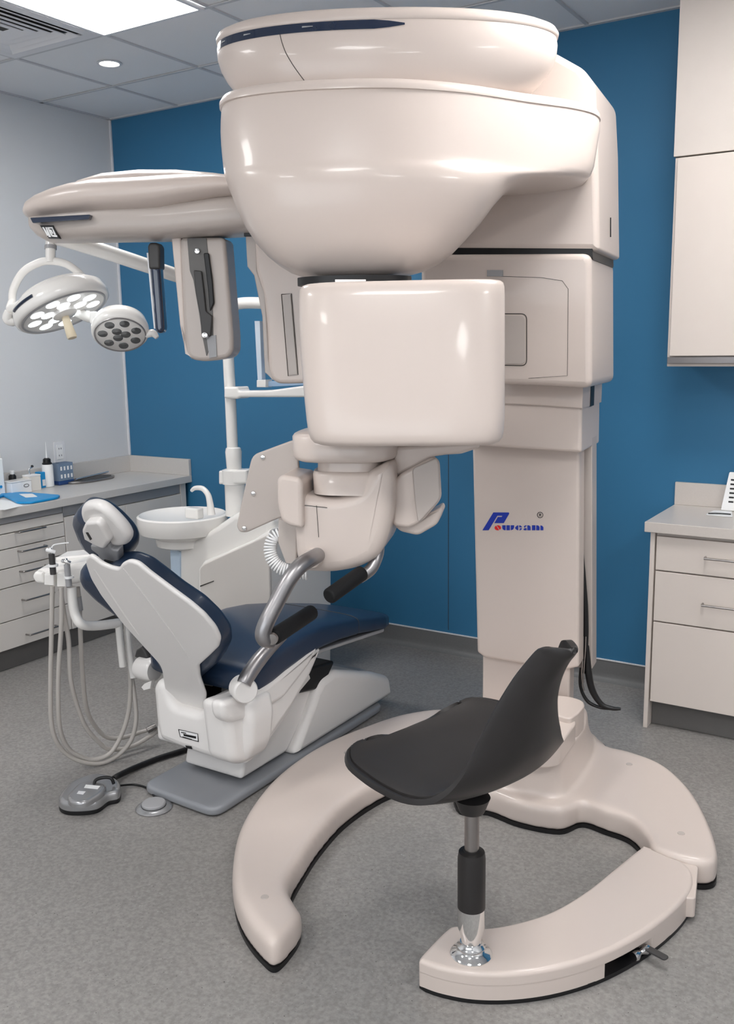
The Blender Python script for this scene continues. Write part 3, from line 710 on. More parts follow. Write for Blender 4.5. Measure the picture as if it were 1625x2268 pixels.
p=onp(437,556,PD_-NC*.048,NC); lathe('mechanism_screw',[(0,.006),(.008,.005),(.01,-.002),(0,-.002)],p,M_CHROME,mc,axis=-NC,seg=20)
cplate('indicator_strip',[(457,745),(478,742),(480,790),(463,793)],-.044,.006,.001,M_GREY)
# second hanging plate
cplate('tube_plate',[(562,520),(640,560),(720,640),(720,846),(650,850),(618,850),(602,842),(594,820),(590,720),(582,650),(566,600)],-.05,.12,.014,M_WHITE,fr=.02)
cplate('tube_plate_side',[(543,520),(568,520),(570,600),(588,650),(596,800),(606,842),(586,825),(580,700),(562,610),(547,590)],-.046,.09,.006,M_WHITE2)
cplate('indicator_strip',[(625,654),(643,652),(658,828),(640,831)],-.055,.008,.001,M_WHITE2)
P=[onp(x,y,PD_-NC*.052,NC) for x,y in ((623,652),(645,650),(660,830),(638,833),(623,652))]; obj('strip_seam',tubebm(P,.0012,8,1,None,False),M_DIAL,mc,smooth=60,wn=False)
cplate('arm_joint',[(540,514),(575,514),(575,523),(540,523)],-.06,.1,.002,M_BLACK)
# --- patient positioning unit
PN=nrm(22); PX_=side(22); PP=at(750,1100,2.52)
def pplate(name,px,off,thick,r,mat_=M_WHITE,par=mc,fr=0,**k): return plate(name,px,PP+PN*off,PN,thick,r,mat_,par,fr=fr,**k)
def prow(py,xl,xr,b,n=3.4,d=2.6,dn=0):
    pL=at(xl,py,d);pR=at(xr,py,d);c=(pL+pR)/2+PN*dn; return sring(c,(pR-pL).length/2,b,PX_,PN,n,64)
obj('support_slab',loftbm([prow(*r) for r in ((952,664,884,.125),(955,658,888,.131),(961,654,890,.135),(1001,656,886,.135),(1010,661,880,.13),(1014,672,868,.122))]),M_WHITE,mc,smooth=60,wn=False)
obj('support_neck',loftbm([prow(*r) for r in ((1010,708,850,.09),(1040,708,850,.09),(1052,712,846,.085))]),M_WHITE,mc,smooth=60,wn=False)
obj('neck_collar',loftbm([prow(1036,700,865,.10),prow(1044,698,868,.105),prow(1085,700,868,.105)]),M_WHITE,mc,smooth=60,wn=False)
bm=platebm([(646,1094),(735,1106),(800,1090),(806,1050),(866,1018),(872,1060),(870,1130),(858,1190),(838,1236),(790,1262),(730,1272),(668,1268),(652,1235)],PP-PN*.02,PN,.26,.032,fr=.03)
b2=obj('chin_unit',bm,M_WHITE,mc,smooth=60)
pplate('chin_side_block',[(612,1062),(622,1052),(662,1058),(669,1070),(670,1172),(640,1166),(622,1155),(613,1120)],-.045,.17,.012,M_WHITE,fr=.012)
pplate('lower_panel',[(616,1150),(660,1160),(656,1250),(632,1248),(614,1200)],.03,.05,.006,M_WHITE2)
pplate('face_panel_seam',[(700,1120),(701,1120),(706,1190),(705,1190)],-.0215,.002,0,M_DIAL)
pplate('face_panel_seam',[(667,1118),(724,1124),(724,1125),(667,1119)],-.0215,.002,0,M_DIAL)
# screwed left plate
sp=pplate('sensor_shield',[(558,1008),(655,972),(672,1130),(612,1150),(545,1180),(530,1179),(523,1166),(548,1050)],.12,.014,.005,M_WHITE2,fr=.02)
for x,y in ((582,1013),(561,1093),(541,1170)):
    lathe('screw',[(0,.004),(.006,.003),(.008,0),(.008,-.003),(0,-.003)],onp(x,y,PP+PN*.118,PN),M_CHROME,sp,axis=-PN,seg=18)
# right hand panels
pplate('carrier_arm',[(868,990),(1060,978),(1062,992),(1020,1006),(985,1008),(960,1012),(875,1058)],.06,.12,.01,M_WHITE,fr=.01)
pplate('mirror_wing',[(882,1052),(955,1012),(970,1024),(975,1108),(935,1155),(905,1171),(868,1165),(868,1075)],.04,.05,.01,M_WHITE,fr=.014)
pplate('mirror_panel',[(912,1038),(966,1014),(972,1026),(974,1106),(925,1160),(918,1110)],.032,.012,.004,M_WHITE2,fr=.012)
pplate('wing_tray',[(868,1160),(925,1150),(976,1123),(980,1132),(968,1162),(925,1187),(885,1178)],.07,.09,.01,M_WHITE,fr=.012)
# handles
hd=2.46
c0=at(690,1232,hd); 
lathe('handle_socket',[(.036,-.04),(.030,0),(.026,.008),(.022,.008)],onp(692,1236,PP-PN*.02,PN),M_WHITE,mc,axis=(-PN-SCx*.2),seg=28)
h=tube('handle_tube',[at(706,1228,2.56),at(688,1238,hd),at(664,1254,2.42),at(640,1284,2.40),at(612,1335,2.39),at(592,1374,2.38),at(583,1400,2.38),at(586,1415,2.385),at(602,1418,2.40)],.0212,M_SATIN,mc,seg=20)
g=capsule('grip',at(604,1412,2.40),at(690,1356,2.62),.022,M_BLACKR,mc,e=.35)
lathe('grip_end',[(0,.004),(.014,.003),(.016,-.006),(0,-.006)],at(602,1416,2.375),M_STEEL,mc,axis=-FY,seg=24)
tube('handle_tube',[at(835,1190,2.62),at(838,1215,2.58),at(833,1238,2.56),at(820,1262,2.55),at(795,1280,2.54)],.0165,M_SATIN,mc,seg=20)
capsule('grip',at(803,1268,2.54),at(727,1322,2.44),.0215,M_BLACKR,mc,e=.35)
# coiled cable
cc=[at(x,y,2.62) for x,y in ((628,1180),(606,1190),(598,1215),(604,1240),(622,1258),(648,1266),(680,1270))]
P=crom(cc,40,False); bm=bmesh.new(); H_=[]; N=len(P)
for i,p in enumerate(P):
    tt=(P[min(i+1,N-1)]-P[max(i-1,0)]).normalized(); u=tt.cross(FY).normalized(); v=tt.cross(u); a=2*PI*i/9
    H_.append(p+u*.016*math.cos(a)+v*.016*math.sin(a))
obj('coiled_cable',tubebm(H_,.0032,8,1,None,False),M_PAPER,mc,smooth=60,wn=False)
# --- logo on the column front
lg=bmesh.new(); lr=bmesh.new(); lk=bmesh.new()
OFF=PC-V*.0006
def lp(bm,pts,sc=1): return platebm([(1040+x/8.125,1100+y/8.125) for x,y in pts],OFF,V,-.0008,0,bm=bm)
lp(lg,[(228,605),(425,284),(700,284),(708,292),(708,310),(612,476),(443,476),(505,366),(575,366),(587,343),(497,343),(340,605)])
def dd(bm,pts): lp(bm,pts)
def arc(cx,cy,rx,ry,a0,a1,n=8): return [(cx+rx*math.cos(math.radians(a0+(a1-a0)*k/n)),cy+ry*math.sin(math.radians(a0+(a1-a0)*k/n))) for k in range(n+1)]
lp(lr,arc(505,560,58,46,66,236)); lp(lr,arc(505,560,58,46,250,412))
lp(lg,[(585,515),(645,515),(645,605),(620,603),(598,590),(585,565)])
lp(lg,[(660,515),(722,515),(722,605),(660,605)])
lp(lg,[(738,515),(800,515),(798,555),(780,590),(738,605)])
lp(lg,arc(872,560,56,46,105,255)+[(873,515),(873,605)] if 0 else [(873,515),(850,520),(822,545),(816,560),(822,578),(850,600),(873,605)])
lp(lg,[(890,515),(915,520),(935,540),(942,552),(890,552)]); lp(lg,[(892,572),(942,568),(930,592),(905,607),(890,600),(905,585)])
lp(lg,[(1022,515),(990,520),(975,535),(975,550),(990,558),(1005,550),(1000,535),(1022,530)]); lp(lg,[(968,580),(990,566),(1022,568),(1022,605),(980,605),(968,595)])
lp(lg,[(1036,515),(1070,518),(1090,535),(1095,560),(1095,605),(1036,605)])
lp(lg,[(1120,515),(1180,515),(1180,605),(1120,605)]); lp(lg,[(1196,515),(1235,520),(1255,545),(1255,605),(1196,605)]); lp(lg,[(1272,515),(1305,525),(1324,550),(1324,605),(1272,605)])
circ=[(1266+50*math.cos(k*PI/12),330+50*math.sin(k*PI/12)) for k in range(25)]
tubebm([onp(1040+x/8.125,1100+y/8.125,OFF,V) for x,y in circ],.0012,6,1,lk,False)
lp(lk,[(1248,304),(1258,304),(1258,356),(1248,356)]); lp(lk,[(1258,304),(1280,306),(1287,318),(1280,332),(1258,334),(1258,327),(1274,325),(1276,316),(1258,312)]); lp(lk,[(1266,333),(1276,332),(1288,356),(1278,356)])
lo=obj('logo_lettering',lg,M_LOGO,mc,smooth=0); lo['label']='blue logo lettering on the column'
lo=obj('logo_letter_o',lr,M_RED,mc,smooth=0); lo['label']='red letter o of the logo'
obj('registered_mark',lk,M_BLACK,mc,smooth=0)
# black hoses / strap hanging behind the column
PH=PC+V*.105+U*.0
def hp(x,y,o=.0): return onp(x,y,PH+V*o,V)
obj('rear_cable',tubebm([hp(1287,1190),hp(1292,1260),hp(1296,1340),hp(1297,1400),hp(1295,1450),hp(1292,1490)],[.004,.006,.010,.011,.010,.008],12),M_BLACK,mc,smooth=60,wn=False)
tube('cable_trim',[hp(1291,1410,-.016),hp(1290,1460,-.016),hp(1288,1500,-.014),hp(1293,1530,-.012)],.003,M_STEEL,mc,seg=8)
tube('cable_trim',[hp(1297,1410,-.016),hp(1296,1440,-.016),hp(1293,1480,-.014),hp(1291,1512,-.012)],.0025,M_STEEL,mc,seg=8)
obj('cable_guard',tubebm([hp(1300,1430),hp(1303,1490),hp(1312,1530),hp(1332,1560),hp(1355,1569),hp(1374,1570)],[.007,.014,.013,.010,.008,.005],12),M_BLACK,mc,smooth=60,wn=False)
obj('cable_guard',tubebm([hp(1286,1480),hp(1285,1520),hp(1300,1552),hp(1325,1566),hp(1350,1570)],[.006,.006,.007,.006,.005],12),M_BLACK,mc,smooth=60,wn=False)
# ------------------------------------------------------------ stool standing on the front segment
SP=onz(1043,2112,zs_); SP=Vector((SP.x,SP.y,zs_))
stl=thing('stool','dark grey shell seat stool on a chrome gas post, standing on the curved base','stool',SP)
lathe('base_flange',[(0,0),(.052,0),(.053,.003),(.048,.008),(.038,.012),(.034,.018),(.036,.024),(.03,.03),(.028,.036),(0,.036)],SP,M_CHROME,stl)
zp=lambda y:onp(1043,y,SP,FY).z-SP.z
lathe('lower_post',[(.026,.034),(.026,.05),(.034,.075),(.034,zp(1895)-.01),(.030,zp(1888)),(0,zp(1888))],SP,M_CHROME,stl)
lathe('post_dark_reflection',[(.0347,.13),(.0347,zp(1900)),(.032,zp(1886)),(.02,zp(1884)),(.02,zp(1880))],SP,M_STOOL,stl)  # dark wrap standing in for the dark reflection on the chrome post
lathe('upper_post',[(.018,zp(1900)),(.018,zp(1770))],SP,M_STEEL,stl)
lathe('swivel_hub',[(0,zp(1797)),(.030,zp(1797)),(.034,zp(1790)),(.045,zp(1765)),(0,zp(1755))],SP,M_STOOL,stl)
# shell surface
G=Vector((.955,-.30,0)).normalized(); W=Vector((.30,.955,0)).normalized()   # G: towards the backrest, W: across (away from the camera)
SO=Vector((SP.x,SP.y,0))+G*.0-UP*.04
prof=[(-.350,.585,.05,.28),(-.335,.575,.12,.355),(-.28,.564,.168,.40),(-.20,.558,.185,.415),(-.12,.555,.19,.41),(-.05,.556,.185,.38),(.01,.566,.17,.34),(.06,.590,.152,.292),(.098,.625,.132,.252),(.124,.675,.105,.222),(.14,.735,.078,.198),(.156,.80,.048,.172),(.176,.86,.018,.150),(.198,.905,-.005,.13),(.217,.935,-.02,.115),(.230,.951,-.034,.10),(.238,.961,-.05,.085),(.243,.967,-.062,.073)]
def shell(off,k=1.0,i0=0,i1=None,upc=.03,backc=.05):
    P=crom([Vector((a,b,c)) for a,b,c,d in prof],4,False); F_=crom([Vector((d,0,0)) for a,b,c,d in prof],4,False)
    out=[]
    n=len(P); i1_=n if i1 is None else i1
    for i in range(i0,i1_):
        p=P[i]; q=P[min(i+1,n-1)]-P[max(i-1,0)]; nn=Vector((-q.y,q.x)).normalized()
        wn,wf=P[i].z,F_[i].x; mid=(wf-wn)/2; hw=(wf+wn)/2
        row=[]
        fb=i/(n-1); b_=min(1,max(0,(fb-.38)/.2)); e_=min(1,max(0,(1-fb)/.18))
        for j in range(25):
            s=(j-12)/12; t=mid+s*hw*k
            curve=(upc*(1-b_)+backc*b_*e_)*(abs(s)**2.4)
            if off: curve+=off*(1-abs(s)**8)
            row.append(SO+G*(p.x+nn.x*curve)+W*t+UP*(p.y+nn.y*curve+.04*max(0,t-.1)*(1-b_)))
        out.append(row)
    return out
def sheet(name,S,th,mat_,par,off=-1):
    bm=bmesh.new(); loftbm(S,bm,closed=False)
    bmesh.ops.recalc_face_normals(bm,faces=bm.faces)
    o=obj(name,bm,mat_,par,smooth=80,wn=False)
    m=o.modifiers.new('so','SOLIDIFY'); m.thickness=th; m.offset=off
    b=o.modifiers.new('bv','BEVEL'); b.width=th*.4; b.segments=3; b.limit_method='ANGLE'; b.angle_limit=math.radians(50)
    return o
sheet('seat_shell',shell(0),.014,M_STOOL,stl,0)
sheet('seat_cushion',shell(.013,.94,2,34),.018,M_STOOLC,stl,0)
obj('shell_boss',lathebm([(.05,zp(1768)),(.11,.50)],SP,seg=32),M_STOOL,stl) if 0 else None
# ------------------------------------------------------------ dental chair
ch=thing('dental_chair','navy blue and white dental treatment chair left of the x-ray machine','dental chair',(-2.22,2.7,0))
cxr=-1.97; cxl=-2.50
obj('base_plate',slab(fillet([Vector((x,y,.004)) for x,y in ((-2.40,2.235),(-2.03,2.22),(-2.03,3.35),(-2.40,3.35))],.06),UP,.032,.012),M_GREYB,ch)
prf=[(2.70,.036),(2.86,.25),(2.90,.285),(3.0,.295),(3.30,.19),(3.43,.13),(3.45,.036)]
obj('base_cover',slab(fillet([Vector((-2.045,y,z)) for y,z in prf],.03),Vector((1,0,0)),-.37,.03),M_CHAIR,ch)
obj('cover_top',slab(fillet([Vector((-2.07,2.93,.291)),Vector((-2.38,2.93,.291)),Vector((-2.38,3.27,.2)),Vector((-2.07,3.27,.2))],.02),Vector((0,.26,.96)),.006,.002),M_GREY,ch)
obj('lift_arm',slab(fillet([Vector((-2.08,y,z)) for y,z in ((2.42,.05),(2.70,.05),(2.93,.27),(2.90,.32),(2.50,.30))],.02),Vector((1,0,0)),-.28,.015),M_CHAIR,ch)
obj('lift_gap',slab([Vector((-2.06,y,z)) for y,z in ((2.60,.30),(2.92,.24),(3.0,.33),(2.62,.38))],Vector((1,0,0)),-.3,.01),M_BLACK,ch)
# rear shell
sh=[(335,1522),(345,1507),(356,1507),(366,1520),(372,1545),(382,1566),(436,1581),(448,1572),(455,1552),(470,1542),(500,1546),(548,1556),(556,1600),(552,1660),(540,1690),(524,1697),(470,1684),(400,1660),(352,1640),(342,1600)]
plate('rear_shell',sh,Vector((0,2.31,0)),Vector((0,1,0)),.14,.03,M_CHAIR,ch,fr=.02)
sd=[(500,1560),(545,1545),(600,1520),(690,1445),(712,1428),(714,1442),(690,1500),(640,1585),(600,1640),(560,1688),(535,1697),(515,1690)]
plate('side_shell',sd,Vector((cxr,0,0)),Vector((1,0,0)),-.12,.03,M_CHAIR,ch,fr=.03)
plate('under_shell',[(545,1632),(600,1600),(692,1490),(640,1585),(600,1640),(560,1688),(545,1696)],Vector((cxr-.01,0,0)),Vector((1,0,0)),-.43,.02,M_CHAIR,ch,fr=.02)
sd2=[(492,1555),(540,1545),(600,1512),(690,1440),(706,1430),(690,1470),(630,1548),(560,1590),(515,1604),(497,1595)]
plate('armrest_flank',sd2,Vector((cxr+.012,0,0)),Vector((1,0,0)),-.06,.02,M_CHAIR,ch,fr=.03)
plate('rear_recess',[(365,1505),(470,1520),(470,1610),(365,1590)],Vector((0,2.41,0)),Vector((0,1,0)),.05,.0,M_BLACK,ch)
# name plate on the rear shell
npn=Vector((0,1,0)); np0=Vector((0,2.3085,0))
pl=plate('rating_plate',[(395,1615),(438,1625),(440,1643),(399,1632)],np0,npn,-.0015,0,M_BLACK,ch,smooth=0)
plate('rating_plate_face',[(397,1617),(437,1626),(438,1641),(400,1631)],np0-npn*.0015,npn,-.0008,0,M_PAPER,ch,smooth=0)
bm=bmesh.new()
for q in ([(401,1621),(412,1623),(412,1625),(401,1623)],[(406,1625),(434,1631),(434,1636),(407,1630)],[(404,1631),(425,1637),(425,1638),(404,1632)]): platebm(q,np0-npn*.0024,npn,-.0006,0,bm=bm)
obj('rating_print',bm,M_BLACK,ch,smooth=0)
plate('rear_port',[(411,1651),(424,1653),(426,1659),(414,1657)],np0,npn,-.002,0,M_BLACK,ch,smooth=0)
# seat cushion loft
def srow(y,xl,xr,zt_,th,n=5): 
    c=Vector(((xl+xr)/2,y,zt_-th/2)); return sring(c,(xr-xl)/2,th/2,Vector((1,0,0)),UP,n,64)
srs=[(2.36,-2.43,-2.00,.485,.03),(2.37,-2.45,-1.975,.505,.09),(2.40,-2.46,-1.962,.515,.115),(2.48,-2.465,-1.96,.53,.12),(2.55,-2.465,-1.96,.545,.12),(2.68,-2.47,-1.96,.56,.115),(2.80,-2.47,-1.962,.56,.11),(2.92,-2.47,-1.965,.545,.10),(3.05,-2.45,-1.97,.52,.09),(3.06,-2.447,-1.972,.518,.088),(3.18,-2.42,-1.975,.49,.08),(3.28,-2.38,-1.98,.468,.075),(3.34,-2.33,-2.0,.452,.065),(3.36,-2.28,-2.03,.44,.03)]
obj('seat_cushion',loftbm([srow(*r) for r in srs]),M_NAVY,ch,smooth=60,wn=False)
R=[p for p in sring(Vector((-2.2105,3.055,.475)),.2395,.0445,Vector((1,0,0)),UP,5,64)]; obj('cushion_seam',tubebm(R+[R[0]],.0015,6,1,None,False),M_DIAL,ch,wn=False)
obj('leg_support',slab(fillet([Vector((x,y,z)) for x,y,z in ((-1.99,2.78,.435),(-1.99,3.3,.385),(-2.36,3.3,.385),(-2.44,2.78,.435))],.03),Vector((0,.1,1)),.014,.004),M_GREY,ch)
# backrest
bn=Vector((0,.86,.51)).normalized(); bp0=Vector((-2.25,2.22,.55))
def cz(pts): return [(160+x/4.0625,1080+y/4.0625) for x,y in pts]
shl=cz([(115,690),(118,640),(150,612),(200,640),(250,685),(330,720),(410,738),(440,690),(500,660),(580,680),(700,780),(900,930),(1050,1040),(1180,1150),(1280,1270),(1325,1370),(1310,1440),(1240,1510),(1130,1610),(1140,1720),(1195,1880),(1180,2020),(1050,2000),(880,1950),(830,1830),(800,1640),(770,1580),(640,1440),(450,1230),(250,970),(160,820)])
plate('backrest_shell',shl,bp0,bn,.018,.012,M_CHAIR,ch,fr=.015)
bcx=cz([(350,850),(225,720),(195,650),(205,590),(240,565),(320,590),(430,590),(500,545),(610,545),(735,592),(865,690),(1015,810),(1215,945),(1365,1090),(1455,1225),(1465,1330),(1415,1435),(1290,1545),(1210,1620),(1175,1730),(1000,1700),(950,1520),(850,1340),(700,1120),(530,990)])
plate('backrest_cushion',bcx,bp0+bn*.125,bn,-.105,.024,M_NAVY,ch,fr=.02,smooth=60,r2=.04)
# moulded ridges on the shell
for q in ([(460,730),(640,960),(850,1240),(1050,1530)],[(200,740),(330,940),(470,1150),(600,1330)]):
    P=[onp(x,y,bp0-bn*.0,bn) for x,y in cz(q)]
    obj('shell_ridge',tubebm(P,[.003,.006,.006,.003],10,flat=.5),M_CHAIR,ch,smooth=60,wn=False)
# headrest
hn=Vector((.10,.80,.59)).normalized(); hp0=Vector((-2.25,2.03,1.05))
hc=cz([(160,215),(140,140),(165,80),(200,56),(310,84),(430,160),(540,265),(610,355),(633,430),(615,495),(560,538),(460,548),(380,520),(330,450),(240,370),(190,290)])
plate('headrest_cushion',hc,hp0+hn*.10,hn,-.105,.024,M_NAVY,ch,smoothline=True,smooth=60,r2=.04)
hs=cz([(62,220),(90,170),(180,162),(280,212),(400,325),(480,425),(500,490),(460,535),(350,528),(240,440),(130,345),(80,295)])
plate('headrest_shell',hs,hp0-hn*.03,hn,.04,.018,M_CHAIR,ch,smoothline=True,smooth=60)
plate('headrest_bracket',cz([(80,390),(110,320),(215,312),(255,350),(330,490),(280,560),(215,535),(100,470)]),hp0-hn*.055,hn,.045,.010,M_CHAIR,ch,fr=.01)
plate('bracket_slot',cz([(120,405),(140,405),(175,465),(160,475)]),hp0-hn*.0565,hn,.004,0,M_BLACK,ch)
plate('headrest_stem',cz([(160,520),(230,530),(330,500),(350,560),(410,570),(420,695),(280,670),(235,640),(225,600),(165,560)]),hp0-hn*.04,hn,.03,.006,M_GREY,ch,fr=.01)
plate('stem_slot',cz([(285,650),(285,668),(395,697),(400,680)]),hp0-hn*.043,hn,.01,.0,M_BLACK,ch)
# armrests
tube('armrest_bar',[onx(612,1425,-1.93),onx(590,1440,-1.93),onx(560,1475,-1.93),onx(545,1505,-1.93)],[.016,.018,.019,.018],M_GREY,ch,seg=18,flat=.8) if 0 else obj('armrest_bar',tubebm([onx(625,1408,-1.93),onx(600,1432,-1.93),onx(573,1462,-1.93),onx(548,1498,-1.93),onx(540,1515,-1.93)],[.020,.023,.026,.026,.024],18),M_DARK if 0 else M_SATIN,ch,smooth=60,wn=False)
pv=onx(543,1530,-1.93); lathe('armrest_hub',[(0,.012),(.038,.011),(.042,.006),(.043,0),(.043,-.045)],pv,M_CHAIR,ch,axis=(.85,-.53,.0),seg=36)
pv=onx(322,1480,-2.52); lathe('armrest_hub',[(0,-.03),(.04,-.03),(.045,-.02),(.045,.04),(.04,.05),(0,.05)],pv,M_CHAIR,ch,axis=(1,0,0),seg=36)
plate('armrest_pad',[(300,1440),(312,1432),(322,1445),(330,1470),(318,1466),(297,1456)],Vector((0,2.40,0)),Vector((0,1,0)),.06,.01,M_DARK,ch)
plate('release_latch',[(318,1515),(335,1508),(332,1526),(318,1530),(312,1522)],Vector((0,2.35,0)),Vector((0,1,0)),.02,.004,M_CHAIR,ch)
# ------------------------------------------------------------ cuspidor unit with pole
un=thing('cuspidor_unit','white spittoon unit with round bowl, curved spout and tall pole near blue wall','dental unit',(-2.95,3.3,0))
UYp=3.25
up0=Vector((0,UYp,0)); un_=Vector((0,1,0))
ub=[(432,1330),(432,1262),(440,1243),(500,1210),(598,1165),(603,1400),(600,1600),(432,1600)]
L=[ony(x,y,UYp) for x,y in ((436,1600),(436,1262),(448,1243),(500,1222),(560,1195),(598,1170),(603,1590))]
for p in L:
    if p.z<.1: p.z=.002
obj('unit_body',slab(fillet(L,.015),un_,.5,.02),M_UNIT,un)
L2=[ony(x,y,UYp-.012) for x,y in ((444,1345),(442,1258),(452,1249),(594,1184),(598,1340),(520,1420))]
obj('side_panel',slab(fillet(L2,.014),un_,.02,.006),M_CAB,un)
plate('panel_handle',[(443,1297),(473,1286),(473,1288),(443,1300)],Vector((0,UYp-.014,0)),un_,.003,0,M_DIAL,un)
# raised shoulder that slopes up to the pole
L3=[ony(x,y,UYp+.04) for x,y in ((378,1600),(378,1215),(395,1200),(430,1196),(470,1170),(520,1135),(560,1135),(600,1150),(604,1300),(604,1600))]
for p in L3:
    if p.z<.1: p.z=.002
obj('unit_shoulder',slab(fillet(L3,.03),un_,.42,.03),M_UNIT,un)
plate('glass_filler_window',[(376,1215),(398,1222),(398,1290),(378,1275)],Vector((0,UYp+.03,0)),un_,.02,.004,mat('pale_blue_panel',(.50,.62,.75),.2,noise=.05),un)
bc=ony(404,1140,UYp+.10)
rb=(ony(478,1150,UYp+.10)-ony(332,1150,UYp+.10)).length/2
bz=onp(404,1143,bc,FY).z
bc=Vector((bc.x,bc.y,bz)); h1=.07
lathe('bowl',[(.0,-h1*.55),(rb*.35,-h1*.5),(rb*.7,-h1*.3),(rb*.9,0),(rb*.955,.012),(rb,.006),(rb*1.005,-.02),(rb*.99,-h1*.72),(rb*.95,-h1*1.05),(rb*.70,-h1*1.35),(rb*.62,-h1*1.5),(rb*.58,-h1*1.9),(0,-h1*1.9)],bc,M_UNIT,un,seg=56)
lathe('bowl_pedestal',[(rb*.62,-h1*1.5),(rb*.60,-h1*2.0),(rb*.5,-h1*2.15),(rb*.4,-h1*2.15)],bc,M_UNIT,un,seg=48)
fp=[(424,1087),(432,1081),(448,1082),(460,1095),(465,1115),(468,1140)]
FZp=UYp+.13
obj('spout',tubebm([ony(x,y,FZp) for x,y in fp],[.008,.011,.013,.014,.016,.02],16),M_UNIT,un,smooth=60,wn=False)
cu=ony(430,1136,FZp); obj('cup_filler',boxbm(cu,(.085,.05,.055),bev=.01),M_UNIT,un)
# pole
pY=UYp+.22
def pz(y,x=510): return ony(x,y,pY)
b0=pz(1128,522)
zz_=lambda y:pz(y).z
lathe('pole_base',[(.050,-.03),(.050,zz_(1068)-b0.z),(.046,zz_(1066)-b0.z)],b0,M_UNIT,un)
lathe('pole_collar',[(.046,zz_(1072)-b0.z),(.060,zz_(1070)-b0.z),(.060,zz_(1040)-b0.z),(.046,zz_(1038)-b0.z),(.036,zz_(1037)-b0.z),(.040,zz_(1000)-b0.z),(.036,zz_(992)-b0.z),(.028,zz_(990)-b0.z)],b0,M_UNIT,un)
cl=[(521,1040)]
L=fillet([ony(x,y,pY) for x,y in ((498,1040),(560,1038),(560,1068),(498,1070))],.008)
top=[pz(1000,515),pz(880,510),pz(800,506),pz(720,503),pz(690,506),pz(676,520),pz(671,545),pz(672,600)]
obj('pole',tubebm(top,.027,20),M_UNIT,un,smooth=60,wn=False)
obj('collar_arm',slab([p-un_*.05 for p in L],un_,.09,.01),M_UNIT,un)
pYa=pY-.04
plate('tray_arm',[(495,857),(525,857),(527,866),(600,864),(680,853),(682,880),(530,880),(525,884),(495,882)],Vector((0,pYa,0)),un_,.09,.01,M_UNIT,un,fr=.008)
plate('tray_top',[(570,846),(690,840),(690,852),(570,858)],Vector((0,pYa+.02,0)),un_,.12,.003,M_CYAN if 0 else mat('tray_glass',(.30,.42,.58),.2,noise=.1),un)
plate('tray_bracket',[(568,842),(588,841),(588,858),(568,858)],Vector((0,pYa,0)),un_,.05,.004,M_UNIT,un)
plate('monitor_post',[(563,711),(575,711),(580,845),(570,845)],Vector((0,pYa+.05,0)),un_,.03,.003,mat('pale_grey',(.55,.62,.70),.4,noise=.02),un)
# ------------------------------------------------------------ delivery tray with hoses
dt=thing('instrument_console','white instrument console on a bent arm with handpieces left of chair','instrument console',(-2.65,2.2,0))
dP=at(150,1280,3.4); dn=nrm(28)
def dplate(name,px,off,thick,r,mat_=M_UNIT,fr=0,**k): return plate(name,px,dP+dn*off,dn,thick,r,mat_,dt,fr=fr,**k)
dplate('console_tray',[(72,1272),(82,1262),(120,1258),(200,1242),(262,1230),(262,1268),(160,1296),(120,1298),(75,1290)],0,.22,.02,fr=.015)
dplate('console_top',[(120,1236),(200,1228),(200,1256),(128,1262)],.12,.12,.01,fr=.01)
dplate('end_knob',[(70,1278),(76,1266),(96,1268),(98,1294),(78,1292)],-.015,.05,.012,fr=.01)
dplate('hose_guide',[(97,1272),(119,1272),(119,1298),(97,1296)],-.03,.05,.006)
dplate('hose_guide',[(125,1272),(146,1272),(146,1300),(125,1300)],-.03,.05,.006)
def dpt(x,y,o=0): return onp(x,y,dP+dn*o,dn)
for (x,y,x2,y2,m,r) in ((114,1226,118,1272,M_DARK,.011),(148,1250,153,1298,M_GREY,.011)):
    hpce=tube('handpiece',[dpt(x,y,-.05),dpt(x2,y2,-.05)],r,m,dt,smooth=False)
    capsule('handpiece_tip',dpt(x-3,y-14,-.05),dpt(x+1,y+2,-.05),.006,M_CHROME,dt)
    tube('handpiece_head',[dpt(x-10,y-8,-.05),dpt(x-2,y-6,-.055),dpt(x+8,y-3,-.05)],.007,M_CHROME if x>120 else M_PAPER,dt)
    lathe('holder_ring',[(r+.001,-.004),(r+.006,-.004),(r+.006,.004),(r+.001,.004),(r+.001,-.004)],dpt(x2,y2-20,-.05),M_PAPER,dt,axis=(dpt(x,y)-dpt(x2,y2)),seg=20)
tube('syringe_tip',[dpt(112,1222,-.05),dpt(118,1208,-.05),dpt(135,1204,-.05),dpt(153,1202,-.05)],.0025,M_PAPER,dt,seg=8)
